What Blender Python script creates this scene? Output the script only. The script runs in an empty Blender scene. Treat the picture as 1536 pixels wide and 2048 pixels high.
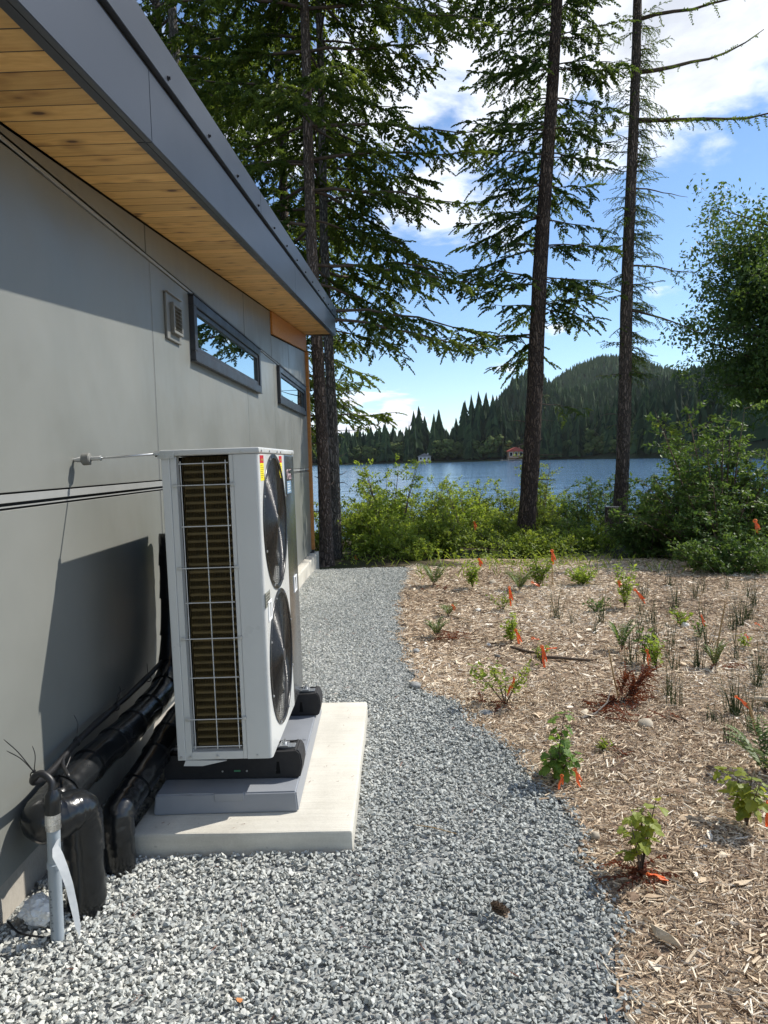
import bpy, bmesh, math, random
import numpy as np
from mathutils import Vector, Matrix, Euler, noise as mnoise

rng = np.random.default_rng(7)
random.seed(7)
scene = bpy.context.scene
COL = scene.collection
R = math.radians

# ---------------------------------------------------------------- camera
cam_d = bpy.data.cameras.new('camera')
cam = bpy.data.objects.new('camera', cam_d)
COL.objects.link(cam)
scene.camera = cam
cam_d.sensor_fit = 'VERTICAL'
cam_d.sensor_height = 36.0
cam_d.lens = 36.0 * 1420.0 / 2048.0
cam_d.clip_start = 0.05
cam_d.clip_end = 6000.0


def aim(vp=(791.0, 921.0), f=1420.0, roll=1.5):
    """Camera rotation from the vanishing point of the house wall and the roll of the horizon."""
    r = R(roll)
    d = Vector(((vp[0] - 768) / f, -(vp[1] - 1024) / f, -1.0)).normalized()
    hd = Vector((math.cos(r), math.sin(r), 0))
    up = hd.cross(d).normalized()
    if up.y < 0:
        up = -up
    xc = d.cross(up)
    return Matrix((xc, d, up))


cam.matrix_world = Matrix.Translation((1.294, 0.0, 1.52)) @ aim().to_4x4()

# ---------------------------------------------------------------- sun, sky, exposure
SUN = Vector((0.599, 0.3204, 0.7338)).normalized()      # towards the sun
sun_d = bpy.data.lights.new('sun', 'SUN')
sun_d.energy = 3.9
sun_d.angle = R(0.55)
sun_d.color = (1.0, 0.95, 0.87)
sun = bpy.data.objects.new('sun', sun_d)
COL.objects.link(sun)
sun.rotation_euler = SUN.to_track_quat('Z', 'Y').to_euler()
sun.location = (20, 10, 30)

vs = scene.view_settings
vs.view_transform = 'Standard'
vs.look = 'None'
vs.gamma = 1.0
vs.use_curve_mapping = False
vs.exposure = 0.70


class Nodes:
    """Small helper for building node trees."""
    def __init__(self, tree):
        self.t = tree
        self.n = tree.nodes
        self.l = tree.links

    def add(self, kind, **kw):
        nd = self.n.new(kind)
        ins = kw.pop('ins', {})
        for k, v in kw.items():
            setattr(nd, k, v)
        for k, v in ins.items():
            self.put(nd.inputs[k], v)
        return nd

    def put(self, sock, v):
        if isinstance(v, bpy.types.NodeSocket):
            self.l.new(v, sock)
        else:
            sock.default_value = v

    def math(self, op, a, b=0.0, c=0.0, clamp=False):
        nd = self.add('ShaderNodeMath', operation=op, use_clamp=clamp)
        self.put(nd.inputs[0], a)
        self.put(nd.inputs[1], b)
        self.put(nd.inputs[2], c)
        return nd.outputs[0]

    def vmath(self, op, a, b=(0, 0, 0), out=0):
        nd = self.add('ShaderNodeVectorMath', operation=op)
        self.put(nd.inputs[0], a)
        self.put(nd.inputs[1], b)
        return nd.outputs[out]

    def noise(self, vec, scale, detail=4.0, rough=0.5, dist=0.0, out=0):
        nd = self.add('ShaderNodeTexNoise', ins={'Scale': scale, 'Detail': detail, 'Roughness': rough, 'Distortion': dist})
        if vec is not None:
            self.l.new(vec, nd.inputs['Vector'])
        return nd.outputs[out]

    def ramp(self, fac, stops, interp='LINEAR'):
        nd = self.add('ShaderNodeValToRGB')
        cr = nd.color_ramp
        cr.interpolation = interp
        while len(cr.elements) < len(stops):
            cr.elements.new(0.5)
        for e, (p, c) in zip(cr.elements, stops):
            e.position = p
            e.color = (c[0], c[1], c[2], 1.0)
        self.l.new(fac, nd.inputs[0])
        return nd.outputs[0]

    def maprange(self, v, a, b, c=0.0, d=1.0, smooth=True):
        nd = self.add('ShaderNodeMapRange', interpolation_type='SMOOTHSTEP' if smooth else 'LINEAR')
        for k, x in zip(('Value', 'From Min', 'From Max', 'To Min', 'To Max'), (v, a, b, c, d)):
            self.put(nd.inputs[k], x)
        return nd.outputs[0]

    def mix(self, fac, a, b, blend='MIX'):
        nd = self.add('ShaderNodeMix', data_type='RGBA', blend_type=blend)
        self.put(nd.inputs[0], fac)
        self.put(nd.inputs[6], a if isinstance(a, bpy.types.NodeSocket) else (a[0], a[1], a[2], 1))
        self.put(nd.inputs[7], b if isinstance(b, bpy.types.NodeSocket) else (b[0], b[1], b[2], 1))
        return nd.outputs[2]


world = bpy.data.worlds.new('World')
scene.world = world
world.use_nodes = True
wn = Nodes(world.node_tree)
wn.n.clear()
w_out = wn.add('ShaderNodeOutputWorld')
w_bg = wn.add('ShaderNodeBackground', ins={'Strength': 0.105})
sky = wn.add('ShaderNodeTexSky', sky_type='NISHITA', sun_disc=False, sun_elevation=math.asin(SUN.z),
             sun_rotation=math.atan2(SUN.x, SUN.y), altitude=100.0, air_density=1.0, dust_density=0.0, ozone_density=5.0)
dirv = wn.vmath('NORMALIZE', wn.add('ShaderNodeTexCoord').outputs['Generated'])
sep = wn.add('ShaderNodeSeparateXYZ', ins={0: dirv})
dz = wn.math('ADD', wn.math('MAXIMUM', sep.outputs[2], 0.0), 0.14)
cp = wn.add('ShaderNodeCombineXYZ', ins={0: wn.math('DIVIDE', sep.outputs[0], dz), 1: wn.math('DIVIDE', sep.outputs[1], dz), 2: 0.37})
cn = wn.noise(cp.outputs[0], 2.3, 9.0, 0.56, 0.25)
cn_fine = wn.noise(cp.outputs[0], 5.0, 6.0, 0.6, 0.4)
# cloud banks: azimuth from the wall direction towards +X, elevation, angular radius (degrees), weight
BANKS = [(7, 36, 19, .30), (20, 36, 15, .34), (27, 33, 9, .26), (-2, 33, 13, .20), (-9, 27, 7, .16), (15, 26, 3.5, .13), (27, 29, 5, .12),
         (21, 22, 3.5, .12), (24.5, 19.5, 3.0, .13), (29, 24, 4, .14), (5, 26, 4, .10), (4, 21.5, 3, .09),
         (.8, 3.6, 2.2, .25), (-3.5, 3.2, 2.0, .22), (-6.5, 2.8, 2.2, .22), (-1, 2.6, 3.5, .12), (-14, 31, 8, .18),
         (-40, 30, 16, .2), (70, 45, 20, .25), (120, 35, 22, .25), (190, 40, 25, .25), (-100, 38, 22, .25), (55, 20, 8, .2)]
bank = None
for az, el, rad, wgt in BANKS:
    c = (math.sin(R(az)) * math.cos(R(el)), math.cos(R(az)) * math.cos(R(el)), math.sin(R(el)))
    dd = wn.vmath('DOT_PRODUCT', dirv, c, out=1)
    m = wn.maprange(dd, math.cos(R(rad * 1.25)), math.cos(R(rad * 0.25)), 0.0, wgt)
    bank = m if bank is None else wn.math('MAXIMUM', bank, m)
dens = wn.math('ADD', wn.math('ADD', cn, bank), wn.math('MULTIPLY', wn.math('SUBTRACT', cn_fine, 0.5), 0.34))
cover = wn.maprange(dens, 0.61, 0.80)
thick = wn.maprange(dens, 0.70, 0.98)
c_col = wn.mix(thick, (7.2, 7.5, 8.0), (4.5, 4.8, 5.4))
sky_col = wn.mix(cover, sky.outputs[0], c_col)
wn.l.new(sky_col, w_bg.inputs['Color'])
wn.l.new(w_bg.outputs[0], w_out.inputs[0])

# ---------------------------------------------------------------- object helpers


def props(o, label=None, cat=None, group=None, kind=None):
    if label:
        o['label'] = label
    if cat:
        o['category'] = cat
    if group:
        o['group'] = group
    if kind:
        o['kind'] = kind
    return o


def empty(name, loc, label, cat, group=None, rot=(0, 0, 0)):
    o = bpy.data.objects.new(name, None)
    o.location = loc
    o.rotation_euler = rot
    o.empty_display_size = 0.1
    COL.objects.link(o)
    return props(o, label, cat, group)


def link(name, me, parent=None, loc=(0, 0, 0), rot=(0, 0, 0), scale=(1, 1, 1)):
    o = bpy.data.objects.new(name, me)
    o.location = loc
    o.rotation_euler = rot
    o.scale = scale
    COL.objects.link(o)
    if parent is not None:
        o.parent = parent
    return o


def tri_mesh(name, V, T, mats, var=None, smooth=False, mat_index=None):
    """A mesh from numpy vertices and triangles, with one random value per face for the material."""
    me = bpy.data.meshes.new(name)
    V = np.asarray(V, np.float32)
    T = np.asarray(T, np.int32)
    me.vertices.add(len(V))
    me.vertices.foreach_set('co', V.ravel())
    me.loops.add(T.size)
    me.loops.foreach_set('vertex_index', T.ravel())
    me.polygons.add(len(T))
    me.polygons.foreach_set('loop_start', np.arange(0, T.size, T.shape[1], dtype=np.int32))
    me.polygons.foreach_set('use_smooth', np.full(len(T), bool(smooth)))
    for m in (mats if isinstance(mats, (list, tuple)) else [mats]):
        me.materials.append(m)
    if mat_index is not None:
        me.polygons.foreach_set('material_index', np.asarray(mat_index, np.int32))
    me.update(calc_edges=True)
    if var is not None:
        a = me.attributes.new('var', 'FLOAT', 'FACE')
        a.data.foreach_set('value', np.asarray(var, np.float32))
    return me


def frames(xdir, up, roll=None):
    """Rotation matrices (n,3,3) whose columns are x = xdir, z as near to up as can be."""
    x = xdir / np.maximum(np.linalg.norm(xdir, axis=1, keepdims=True), 1e-9)
    y = np.cross(np.broadcast_to(up, x.shape), x)
    ny = np.linalg.norm(y, axis=1, keepdims=True)
    y = np.where(ny < 1e-4, np.array([[0., 1., 0.]]), y / np.maximum(ny, 1e-6))
    z = np.cross(x, y)
    if roll is not None:
        c, s = np.cos(roll)[:, None], np.sin(roll)[:, None]
        y, z = c * y + s * z, -s * y + c * z
    return np.stack([x, y, z], axis=2)


def rand_rot(n):
    q = rng.normal(size=(n, 4))
    q /= np.linalg.norm(q, axis=1, keepdims=True)
    w, x, y, z = q.T
    return np.stack([np.stack([1 - 2 * (y * y + z * z), 2 * (x * y - z * w), 2 * (x * z + y * w)], 1),
                     np.stack([2 * (x * y + z * w), 1 - 2 * (x * x + z * z), 2 * (y * z - x * w)], 1),
                     np.stack([2 * (x * z - y * w), 2 * (y * z + x * w), 1 - 2 * (x * x + y * y)], 1)], 1)


def bake(protos, P, Rm, S, var, which=None):
    """Copies of small shapes joined into arrays. protos: [(V, T)], S: (n,) or (n,3)."""
    P = np.asarray(P, float)
    n = len(P)
    S = np.asarray(S, float)
    if S.ndim == 1:
        S = np.repeat(S[:, None], 3, 1)
    if which is None:
        which = rng.integers(0, len(protos), n)
    Vs, Ts, As, off = [], [], [], 0
    for k, (V, T) in enumerate(protos):
        idx = np.nonzero(which == k)[0]
        if not len(idx):
            continue
        V = np.asarray(V, float)
        T = np.asarray(T, int)
        W = np.einsum('nij,nvj->nvi', Rm[idx], V[None] * S[idx][:, None, :]) + P[idx][:, None, :]
        Vs.append(W.reshape(-1, 3))
        Ts.append((T[None] + (np.arange(len(idx)) * len(V))[:, None, None]).reshape(-1, T.shape[1]) + off)
        As.append(np.repeat(var[idx], len(T)))
        off += len(idx) * len(V)
    return np.concatenate(Vs), np.concatenate(Ts), np.concatenate(As)


def joinarr(parts):
    Vs, Ts, As, off = [], [], [], 0
    for V, T, A in parts:
        Vs.append(V)
        Ts.append(np.asarray(T) + off)
        As.append(A)
        off += len(V)
    return np.concatenate(Vs), np.concatenate(Ts), np.concatenate(As)


class MB:
    """Collects boxes, tubes and sheets into one mesh."""
    def __init__(self):
        self.bm = bmesh.new()

    def box(self, a, b, bevel=0.0, seg=2, M=None):
        x0, y0, z0 = a
        x1, y1, z1 = b
        vs_ = [self.bm.verts.new(p) for p in ((x0, y0, z0), (x1, y0, z0), (x1, y1, z0), (x0, y1, z0),
                                               (x0, y0, z1), (x1, y0, z1), (x1, y1, z1), (x0, y1, z1))]
        fs = [self.bm.faces.new([vs_[i] for i in f]) for f in
              ((0, 3, 2, 1), (4, 5, 6, 7), (0, 1, 5, 4), (1, 2, 6, 5), (2, 3, 7, 6), (3, 0, 4, 7))]
        geom = vs_
        if bevel > 0:
            es = list({e for f in fs for e in f.edges})
            r = bmesh.ops.bevel(self.bm, geom=es, offset=bevel, segments=seg, affect='EDGES', profile=0.5)
            geom = list({v for f in r['faces'] for v in f.verts} | {v for v in vs_ if v.is_valid})
        if M is not None:
            bmesh.ops.transform(self.bm, matrix=M, verts=[v for v in geom if v.is_valid])
        return self

    def face(self, pts):
        self.bm.faces.new([self.bm.verts.new(p) for p in pts])
        return self

    def prism(self, pts, vec):
        """A closed outline pts extruded along vec."""
        v = Vector(vec)
        a = [self.bm.verts.new(p) for p in pts]
        b = [self.bm.verts.new(Vector(p) + v) for p in pts]
        n = len(pts)
        self.bm.faces.new(a[::-1])
        self.bm.faces.new(b)
        for i in range(n):
            self.bm.faces.new((a[i], a[(i + 1) % n], b[(i + 1) % n], b[i]))
        return self

    def tube(self, pts, rad, n=8, cap=True, wob=None):
        pts = [Vector(p) for p in pts]
        rads = rad if hasattr(rad, '__len__') else [rad] * len(pts)
        rings = []
        ref = None
        for i, p in enumerate(pts):
            t = (pts[min(i + 1, len(pts) - 1)] - pts[max(i - 1, 0)]).normalized()
            if ref is None:
                ref = Vector((0, 0, 1)) if abs(t.z) < 0.9 else Vector((1, 0, 0))
            u = (ref - t * ref.dot(t)).normalized()
            ref = u
            w = t.cross(u)
            ring = []
            for k in range(n):
                a = 2 * math.pi * k / n
                rr = rads[i]
                if wob:
                    rr *= wob(i, k)
                ring.append(self.bm.verts.new(p + (u * math.cos(a) + w * math.sin(a)) * rr))
            rings.append(ring)
        for a, b in zip(rings, rings[1:]):
            for k in range(n):
                self.bm.faces.new((a[k], a[(k + 1) % n], b[(k + 1) % n], b[k]))
        if cap:
            self.bm.faces.new(rings[0][::-1])
            self.bm.faces.new(rings[-1])
        return self

    def ring(self, c, axis, r, wire, n=48, m=4):
        c = Vector(c)
        ax = Vector(axis).normalized()
        u = ax.orthogonal().normalized()
        w = ax.cross(u)
        rs = []
        for i in range(n):
            a = 2 * math.pi * i / n
            d = u * math.cos(a) + w * math.sin(a)
            rs.append([self.bm.verts.new(c + d * (r + wire * math.cos(2 * math.pi * j / m)) + ax * wire * math.sin(2 * math.pi * j / m)) for j in range(m)])
        for i in range(n):
            a, b = rs[i], rs[(i + 1) % n]
            for j in range(m):
                self.bm.faces.new((a[j], b[j], b[(j + 1) % m], a[(j + 1) % m]))
        return self

    def disc(self, c, axis, r, h, n=20, bevel=0.0):
        """A short cylinder from c along axis."""
        ax = Vector(axis).normalized()
        c = Vector(c)
        if bevel > 0:
            return self.tube([c, c + ax * (h - bevel), c + ax * h], [r, r, r - bevel], n)
        return self.tube([c, c + ax * h], r, n)

    def mesh(self, name, mat, smooth=False, auto=None):
        bmesh.ops.recalc_face_normals(self.bm, faces=self.bm.faces)
        me = bpy.data.meshes.new(name)
        self.bm.to_mesh(me)
        self.bm.free()
        for m in (mat if isinstance(mat, (list, tuple)) else [mat]):
            me.materials.append(m)
        if smooth:
            me.polygons.foreach_set('use_smooth', np.ones(len(me.polygons), bool))
        if auto:
            me.polygons.foreach_set('use_smooth', np.ones(len(me.polygons), bool))
            me.set_sharp_from_angle(angle=R(auto))
        return me

    def obj(self, name, mat, parent=None, smooth=False, auto=None, loc=(0, 0, 0), rot=(0, 0, 0)):
        return link(name, self.mesh(name, mat, smooth, auto), parent, loc, rot)


# ---------------------------------------------------------------- materials


def new_mat(name):
    m = bpy.data.materials.new(name)
    m.use_nodes = True
    nt = Nodes(m.node_tree)
    nt.n.clear()
    out = nt.add('ShaderNodeOutputMaterial')
    b = nt.add('ShaderNodeBsdfPrincipled')
    nt.l.new(b.outputs[0], out.inputs[0])
    return m, nt, b, out


def bump(nt, b, h, strength, dist):
    nd = nt.add('ShaderNodeBump', ins={'Strength': strength, 'Distance': dist})
    nt.l.new(h, nd.inputs['Height'])
    nt.l.new(nd.outputs[0], b.inputs['Normal'])
    return nd


def plain(name, col, rough=0.5, metal=0.0, vary=0.08, scale=6.0, bmp=0.0, bscale=60.0, spec=0.5, coat=0.0):
    m, nt, b, out = new_mat(name)
    co = nt.add('ShaderNodeTexCoord').outputs['Object']
    n = nt.noise(co, scale, 5.0, 0.6)
    lo = tuple(c * (1 - vary) for c in col)
    hi = tuple(min(1, c * (1 + vary)) for c in col)
    nt.l.new(nt.ramp(n, [(0.3, lo), (0.7, hi)]), b.inputs['Base Color'])
    nt.put(b.inputs['Roughness'], nt.maprange(n, 0.3, 0.7, max(0.02, rough - 0.06), rough + 0.06))
    b.inputs['Metallic'].default_value = metal
    b.inputs['Specular IOR Level'].default_value = spec
    b.inputs['Coat Weight'].default_value = coat
    if bmp:
        bump(nt, b, nt.noise(co, bscale, 6.0, 0.6), bmp, 0.004)
    return m


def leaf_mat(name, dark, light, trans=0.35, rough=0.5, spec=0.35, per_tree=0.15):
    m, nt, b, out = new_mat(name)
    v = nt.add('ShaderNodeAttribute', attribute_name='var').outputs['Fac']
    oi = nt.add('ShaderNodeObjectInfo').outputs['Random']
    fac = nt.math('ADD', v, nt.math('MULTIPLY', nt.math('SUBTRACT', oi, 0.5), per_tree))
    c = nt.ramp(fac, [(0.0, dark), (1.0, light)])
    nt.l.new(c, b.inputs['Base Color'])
    b.inputs['Roughness'].default_value = rough
    b.inputs['Specular IOR Level'].default_value = spec
    tr = nt.add('ShaderNodeBsdfTranslucent')
    nt.l.new(nt.mix(0.5, c, nt.mix(1.0, c, (1.5, 1.25, 0.35), 'MULTIPLY')), tr.inputs['Color'])
    mx = nt.add('ShaderNodeMixShader', ins={0: trans})
    nt.l.new(b.outputs[0], mx.inputs[1])
    nt.l.new(tr.outputs[0], mx.inputs[2])
    nt.l.new(mx.outputs[0], out.inputs[0])
    return m


def var_mat(name, stops, rough=0.8, bmp=0.0, bscale=300.0, spec=0.3, mottling=0.25, mscale=90.0):
    """Colour from the per-piece random value, mottled."""
    m, nt, b, out = new_mat(name)
    v = nt.add('ShaderNodeAttribute', attribute_name='var').outputs['Fac']
    co = nt.add('ShaderNodeTexCoord').outputs['Object']
    n = nt.noise(co, mscale, 4.0, 0.65)
    c = nt.ramp(v, stops)
    k = nt.maprange(n, 0.25, 0.75, 1 - mottling, 1 + mottling, False)
    mm = nt.add('ShaderNodeVectorMath', operation='SCALE')
    nt.l.new(c, mm.inputs[0])
    nt.l.new(k, mm.inputs['Scale'])
    nt.l.new(mm.outputs[0], b.inputs['Base Color'])
    b.inputs['Roughness'].default_value = rough
    b.inputs['Specular IOR Level'].default_value = spec
    if bmp:
        bump(nt, b, nt.noise(co, bscale, 4.0, 0.6), bmp, 0.002)
    return m


def panel_mat():
    m, nt, b, out = new_mat('painted_panel')
    co = nt.add('ShaderNodeTexCoord').outputs['Object']
    oi = nt.add('ShaderNodeObjectInfo').outputs['Random']
    big = nt.noise(co, 1.3, 4.0, 0.55)
    fine = nt.noise(nt.vmath('MULTIPLY', co, (1, 3, 1)), 55.0, 4.0, 0.6)
    c = nt.ramp(nt.math('ADD', big, nt.math('MULTIPLY', nt.math('SUBTRACT', oi, 0.5), 0.12)), [(0.3, (.176, .182, .166)), (0.7, (.202, .207, .190))])
    nt.l.new(c, b.inputs['Base Color'])
    nt.put(b.inputs['Roughness'], nt.maprange(big, 0.3, 0.7, 0.30, 0.42))
    b.inputs['Specular IOR Level'].default_value = 0.55
    wave = nt.noise(nt.vmath('MULTIPLY', co, (1, 1, 0.7)), 3.2, 2.0, 0.5)
    h = nt.math('ADD', nt.math('MULTIPLY', wave, 6.0), nt.math('MULTIPLY', fine, 0.06))
    bump(nt, b, h, 0.45, 0.004)
    return m


def pine_mat(name, base, dark, knots=True):
    m, nt, b, out = new_mat(name)
    tc = nt.add('ShaderNodeTexCoord').outputs['Object']
    oi = nt.add('ShaderNodeObjectInfo').outputs['Random']
    off = nt.add('ShaderNodeCombineXYZ', ins={0: nt.math('MULTIPLY', oi, 37.0), 1: nt.math('MULTIPLY', oi, 91.0), 2: nt.math('MULTIPLY', oi, 13.0)}).outputs[0]
    co = nt.vmath('ADD', tc, off)
    warp = nt.noise(co, 4.0, 2.0, 0.5, out=1)
    gco = nt.vmath('ADD', nt.vmath('MULTIPLY', co, (1.6, 26, 26)), nt.vmath('MULTIPLY', warp, (1.5, 2.2, 2.2)))
    grain = nt.noise(gco, 2.0, 5.0, 0.6)
    c = nt.ramp(grain, [(0.3, dark), (0.62, base)])
    tone = nt.maprange(oi, 0, 1, 0.84, 1.14, False)
    sc = nt.add('ShaderNodeVectorMath', operation='SCALE')
    nt.l.new(c, sc.inputs[0])
    nt.l.new(tone, sc.inputs['Scale'])
    c = sc.outputs[0]
    if knots:
        vo = nt.add('ShaderNodeTexVoronoi', ins={'Scale': 1.0, 'Randomness': 1.0})
        nt.l.new(nt.vmath('MULTIPLY', co, (6.5, 11.0, 0.5)), vo.inputs['Vector'])
        pick = nt.maprange(nt.add('ShaderNodeSeparateColor', ins={0: vo.outputs['Color']}).outputs[0], 0.25, 0.30, 0, 1)
        kn = nt.math('MULTIPLY', nt.maprange(vo.outputs['Distance'], 0.10, 0.20, 1, 0), pick)
        halo = nt.math('MULTIPLY', nt.maprange(vo.outputs['Distance'], 0.15, 0.45, 0.6, 0), pick)
        c = nt.mix(halo, c, (0.30, 0.14, 0.035))
        c = nt.mix(kn, c, (0.085, 0.035, 0.012))
    nt.l.new(c, b.inputs['Base Color'])
    b.inputs['Roughness'].default_value = 0.5
    bump(nt, b, grain, 0.15, 0.002)
    return m


def concrete_mat(name, lo, hi, brush=True):
    m, nt, b, out = new_mat(name)
    co = nt.add('ShaderNodeTexCoord').outputs['Object']
    big = nt.noise(co, 3.0, 6.0, 0.65)
    fine = nt.noise(co, 160.0, 4.0, 0.7)
    br = nt.noise(nt.vmath('MULTIPLY', co, (4, 150, 40)), 1.0, 4.0, 0.6)
    f = nt.math('ADD', nt.math('MULTIPLY', big, 0.5), nt.math('ADD', nt.math('MULTIPLY', fine, 0.25), nt.math('MULTIPLY', br, 0.25)))
    c = nt.ramp(f, [(0.36, lo), (0.62, hi)])
    spots = nt.maprange(nt.noise(co, 38.0, 2.0, 0.5), 0.70, 0.78, 0, 0.5)
    c = nt.mix(spots, c, tuple(x * 0.62 for x in lo))
    nt.l.new(c, b.inputs['Base Color'])
    b.inputs['Roughness'].default_value = 0.85
    bump(nt, b, nt.math('ADD', br if brush else big, nt.math('MULTIPLY', fine, 0.6)), 0.35, 0.003)
    return m


def metal_sheet_mat():
    m, nt, b, out = new_mat('dark_sheet_metal')
    co = nt.add('ShaderNodeTexCoord').outputs['Object']
    n = nt.noise(co, 2.5, 3.0, 0.5)
    nt.l.new(nt.ramp(n, [(0.3, (.021, .026, .036)), (0.7, (.027, .033, .044))]), b.inputs['Base Color'])
    b.inputs['Roughness'].default_value = 0.36
    b.inputs['Metallic'].default_value = 0.0
    b.inputs['Specular IOR Level'].default_value = 0.8
    bump(nt, b, nt.noise(nt.vmath('MULTIPLY', co, (1, 0.6, 1)), 2.6, 2.0, 0.5), 0.22, 0.012)
    return m


def bark_mat(name, dark, light, scale=1.0):
    m, nt, b, out = new_mat(name)
    co = nt.add('ShaderNodeTexCoord').outputs['Object']
    warp = nt.noise(co, 3.0 * scale, 3.0, 0.5, out=1)
    v = nt.vmath('ADD', nt.vmath('MULTIPLY', co, (17 * scale, 17 * scale, 3.2 * scale)), nt.vmath('MULTIPLY', warp, (3, 3, 3)))
    vo = nt.add('ShaderNodeTexVoronoi', feature='DISTANCE_TO_EDGE', ins={'Scale': 1.0})
    nt.l.new(v, vo.inputs['Vector'])
    crack = nt.maprange(vo.outputs['Distance'], 0.0, 0.28)
    n = nt.noise(co, 22 * scale, 5.0, 0.65)
    big = nt.noise(co, 1.2, 4.0, 0.6)
    f = nt.math('MULTIPLY', crack, nt.math('ADD', n, nt.math('MULTIPLY', nt.math('SUBTRACT', big, 0.5), 0.9)))
    nt.l.new(nt.ramp(f, [(0.08, dark), (0.62, light)]), b.inputs['Base Color'])
    b.inputs['Roughness'].default_value = 0.9
    b.inputs['Specular IOR Level'].default_value = 0.2
    bump(nt, b, nt.math('ADD', crack, nt.math('MULTIPLY', n, 0.5)), 1.0, 0.03)
    return m


def ground_mat(name, stops, scale, bmp=0.6, dist=0.01, stretch=(1, 1, 1), detail=8.0, big=None):
    m, nt, b, out = new_mat(name)
    co = nt.vmath('MULTIPLY', nt.add('ShaderNodeTexCoord').outputs['Object'], stretch)
    n = nt.noise(co, scale, detail, 0.7, 0.6)
    c = nt.ramp(n, stops)
    if big:
        c = nt.mix(nt.maprange(nt.noise(co, 0.35, 5.0, 0.6), 0.4, 0.62, 0, 0.85), c, big)
    nt.l.new(c, b.inputs['Base Color'])
    b.inputs['Roughness'].default_value = 0.95
    b.inputs['Specular IOR Level'].default_value = 0.15
    bump(nt, b, n, bmp, dist)
    return m


M_PANEL = panel_mat()
M_TRIM = plain('panel_trim', (.27, .275, .265), 0.42, 0, 0.05)
M_CAP = plain('panel_gap', (.03, .03, .03), 0.8)
M_PINE = pine_mat('knotty_pine', (.72, .45, .155), (.58, .325, .095))
M_CEDAR = pine_mat('orange_cedar', (.50, .22, .055), (.36, .14, .03), knots=False)
M_METAL = metal_sheet_mat()
M_SCREW_D = plain('dark_screw', (.02, .02, .024), 0.35, 0.4)
M_CONC = concrete_mat('broomed_concrete', (.43, .405, .345), (.61, .585, .51))
M_CONC_OLD = concrete_mat('foundation_concrete', (.30, .275, .235), (.44, .41, .36), False)
M_FRAME = plain('window_frame', (.030, .034, .042), 0.38, 0.1)
M_RUB = plain('black_rubber', (.012, .012, .013), 0.72, 0, 0.1, 40.0, 0.2, 200.0)
M_TAPE = plain('black_pipe_tape', (.009, .010, .011), 0.22, 0, 0.3, 9.0, 0.35, 24.0, 0.55)
M_CABLE = plain('black_cable', (.012, .012, .013), 0.45)
M_WHITE = plain('white_enamel', (.54, .55, .53), 0.32, 0, 0.03, 3.0, 0.03, 120.0)
M_LID = plain('lid_enamel', (.50, .51, .49), 0.34, 0, 0.03)
M_STEEL = plain('zinc_steel', (.52, .53, .53), 0.35, 0.9, 0.1, 30.0)
M_WIRE = plain('grey_wire', (.55, .56, .55), 0.4, 0.2)
M_GRILLE = plain('black_grille', (.014, .014, .015), 0.26, 0.2, 0.1, 10, spec=0.8)
M_DARK = plain('black_inside', (.005, .005, .005), 0.8, spec=0.15)
M_COIL = plain('bronze_fins', (.095, .068, .022), 0.5, 0.25, 0.25, 30.0)
M_PADG = plain('grey_plastic', (.228, .242, .264), 0.42, 0, 0.06, 5.0, 0.12, 90.0)
M_PVC = plain('grey_pvc', (.30, .34, .37), 0.4, 0, 0.07, 9.0)
M_FOIL = plain('metal_foil_tape', (.72, .72, .72), 0.25, 1.0, 0.1, 30.0, 0.9, 45.0)
M_PAPER = plain('white_paper', (.78, .78, .76), 0.85, 0, 0.04, 20.0, 0.3, 40.0)
M_FLAG = plain('orange_ribbon', (.90, .205, .045), 0.4, 0, 0.12, 30.0)
M_FLAG.node_tree.nodes['Principled BSDF'].inputs['Emission Strength'].default_value = 0.0
M_BARK = bark_mat('fir_bark', (.095, .073, .060), (.290, .225, .185), 1.7)
M_BARK_G = bark_mat('grey_fir_bark', (.10, .09, .08), (.32, .285, .25), 1.7)
M_TWIG = plain('twig_brown', (.085, .06, .042), 0.9, 0, 0.3, 20)
M_DEADTWIG = plain('grey_twig', (.17, .15, .13), 0.9, 0, 0.25, 20)
M_NEEDLE = leaf_mat('fir_needles', (.040, .084, .018), (.170, .230, .046), 0.58, 0.5, 0.3)
M_NEEDLE2 = leaf_mat('spruce_needles', (.032, .074, .022), (.140, .205, .052), 0.56, 0.5, 0.3)
M_LEAF_Y = leaf_mat('bright_leaves', (.130, .225, .030), (.345, .450, .080), 0.55)
M_LEAF_M = leaf_mat('mid_leaves', (.100, .180, .026), (.300, .380, .066), 0.52)
M_LEAF_D = leaf_mat('dark_leaves', (.040, .095, .022), (.140, .225, .056), 0.45)
M_LEAF_B = leaf_mat('broadleaf_leaves', (.036, .082, .020), (.130, .200, .050), 0.42)
M_RUSH = leaf_mat('rush_blades', (.024, .044, .016), (.105, .135, .045), 0.2)
M_FERN = leaf_mat('fern_fronds', (.060, .110, .036), (.210, .265, .090), 0.35)
M_RED = leaf_mat('dead_needles', (.13, .035, .014), (.30, .095, .045), 0.3)
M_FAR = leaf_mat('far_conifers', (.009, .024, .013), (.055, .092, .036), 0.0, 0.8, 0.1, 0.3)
M_FARB = leaf_mat('far_broadleaf', (.035, .062, .018), (.120, .155, .045), 0.0, 0.8, 0.1, 0.7)
M_STONE_T = plain('tan_stone', (.36, .31, .235), 0.8, 0, 0.15, 14.0, 0.3, 50)
M_STONE_G = plain('grey_stone', (.24, .245, .24), 0.8, 0, 0.15, 14.0, 0.3, 50)
M_STONE_W = plain('white_stone', (.62, .60, .55), 0.8, 0, 0.1, 14.0, 0.3, 50)
M_STONE_D = plain('dark_stone', (.05, .05, .05), 0.8, 0, 0.15, 14.0, 0.3, 50)
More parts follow.
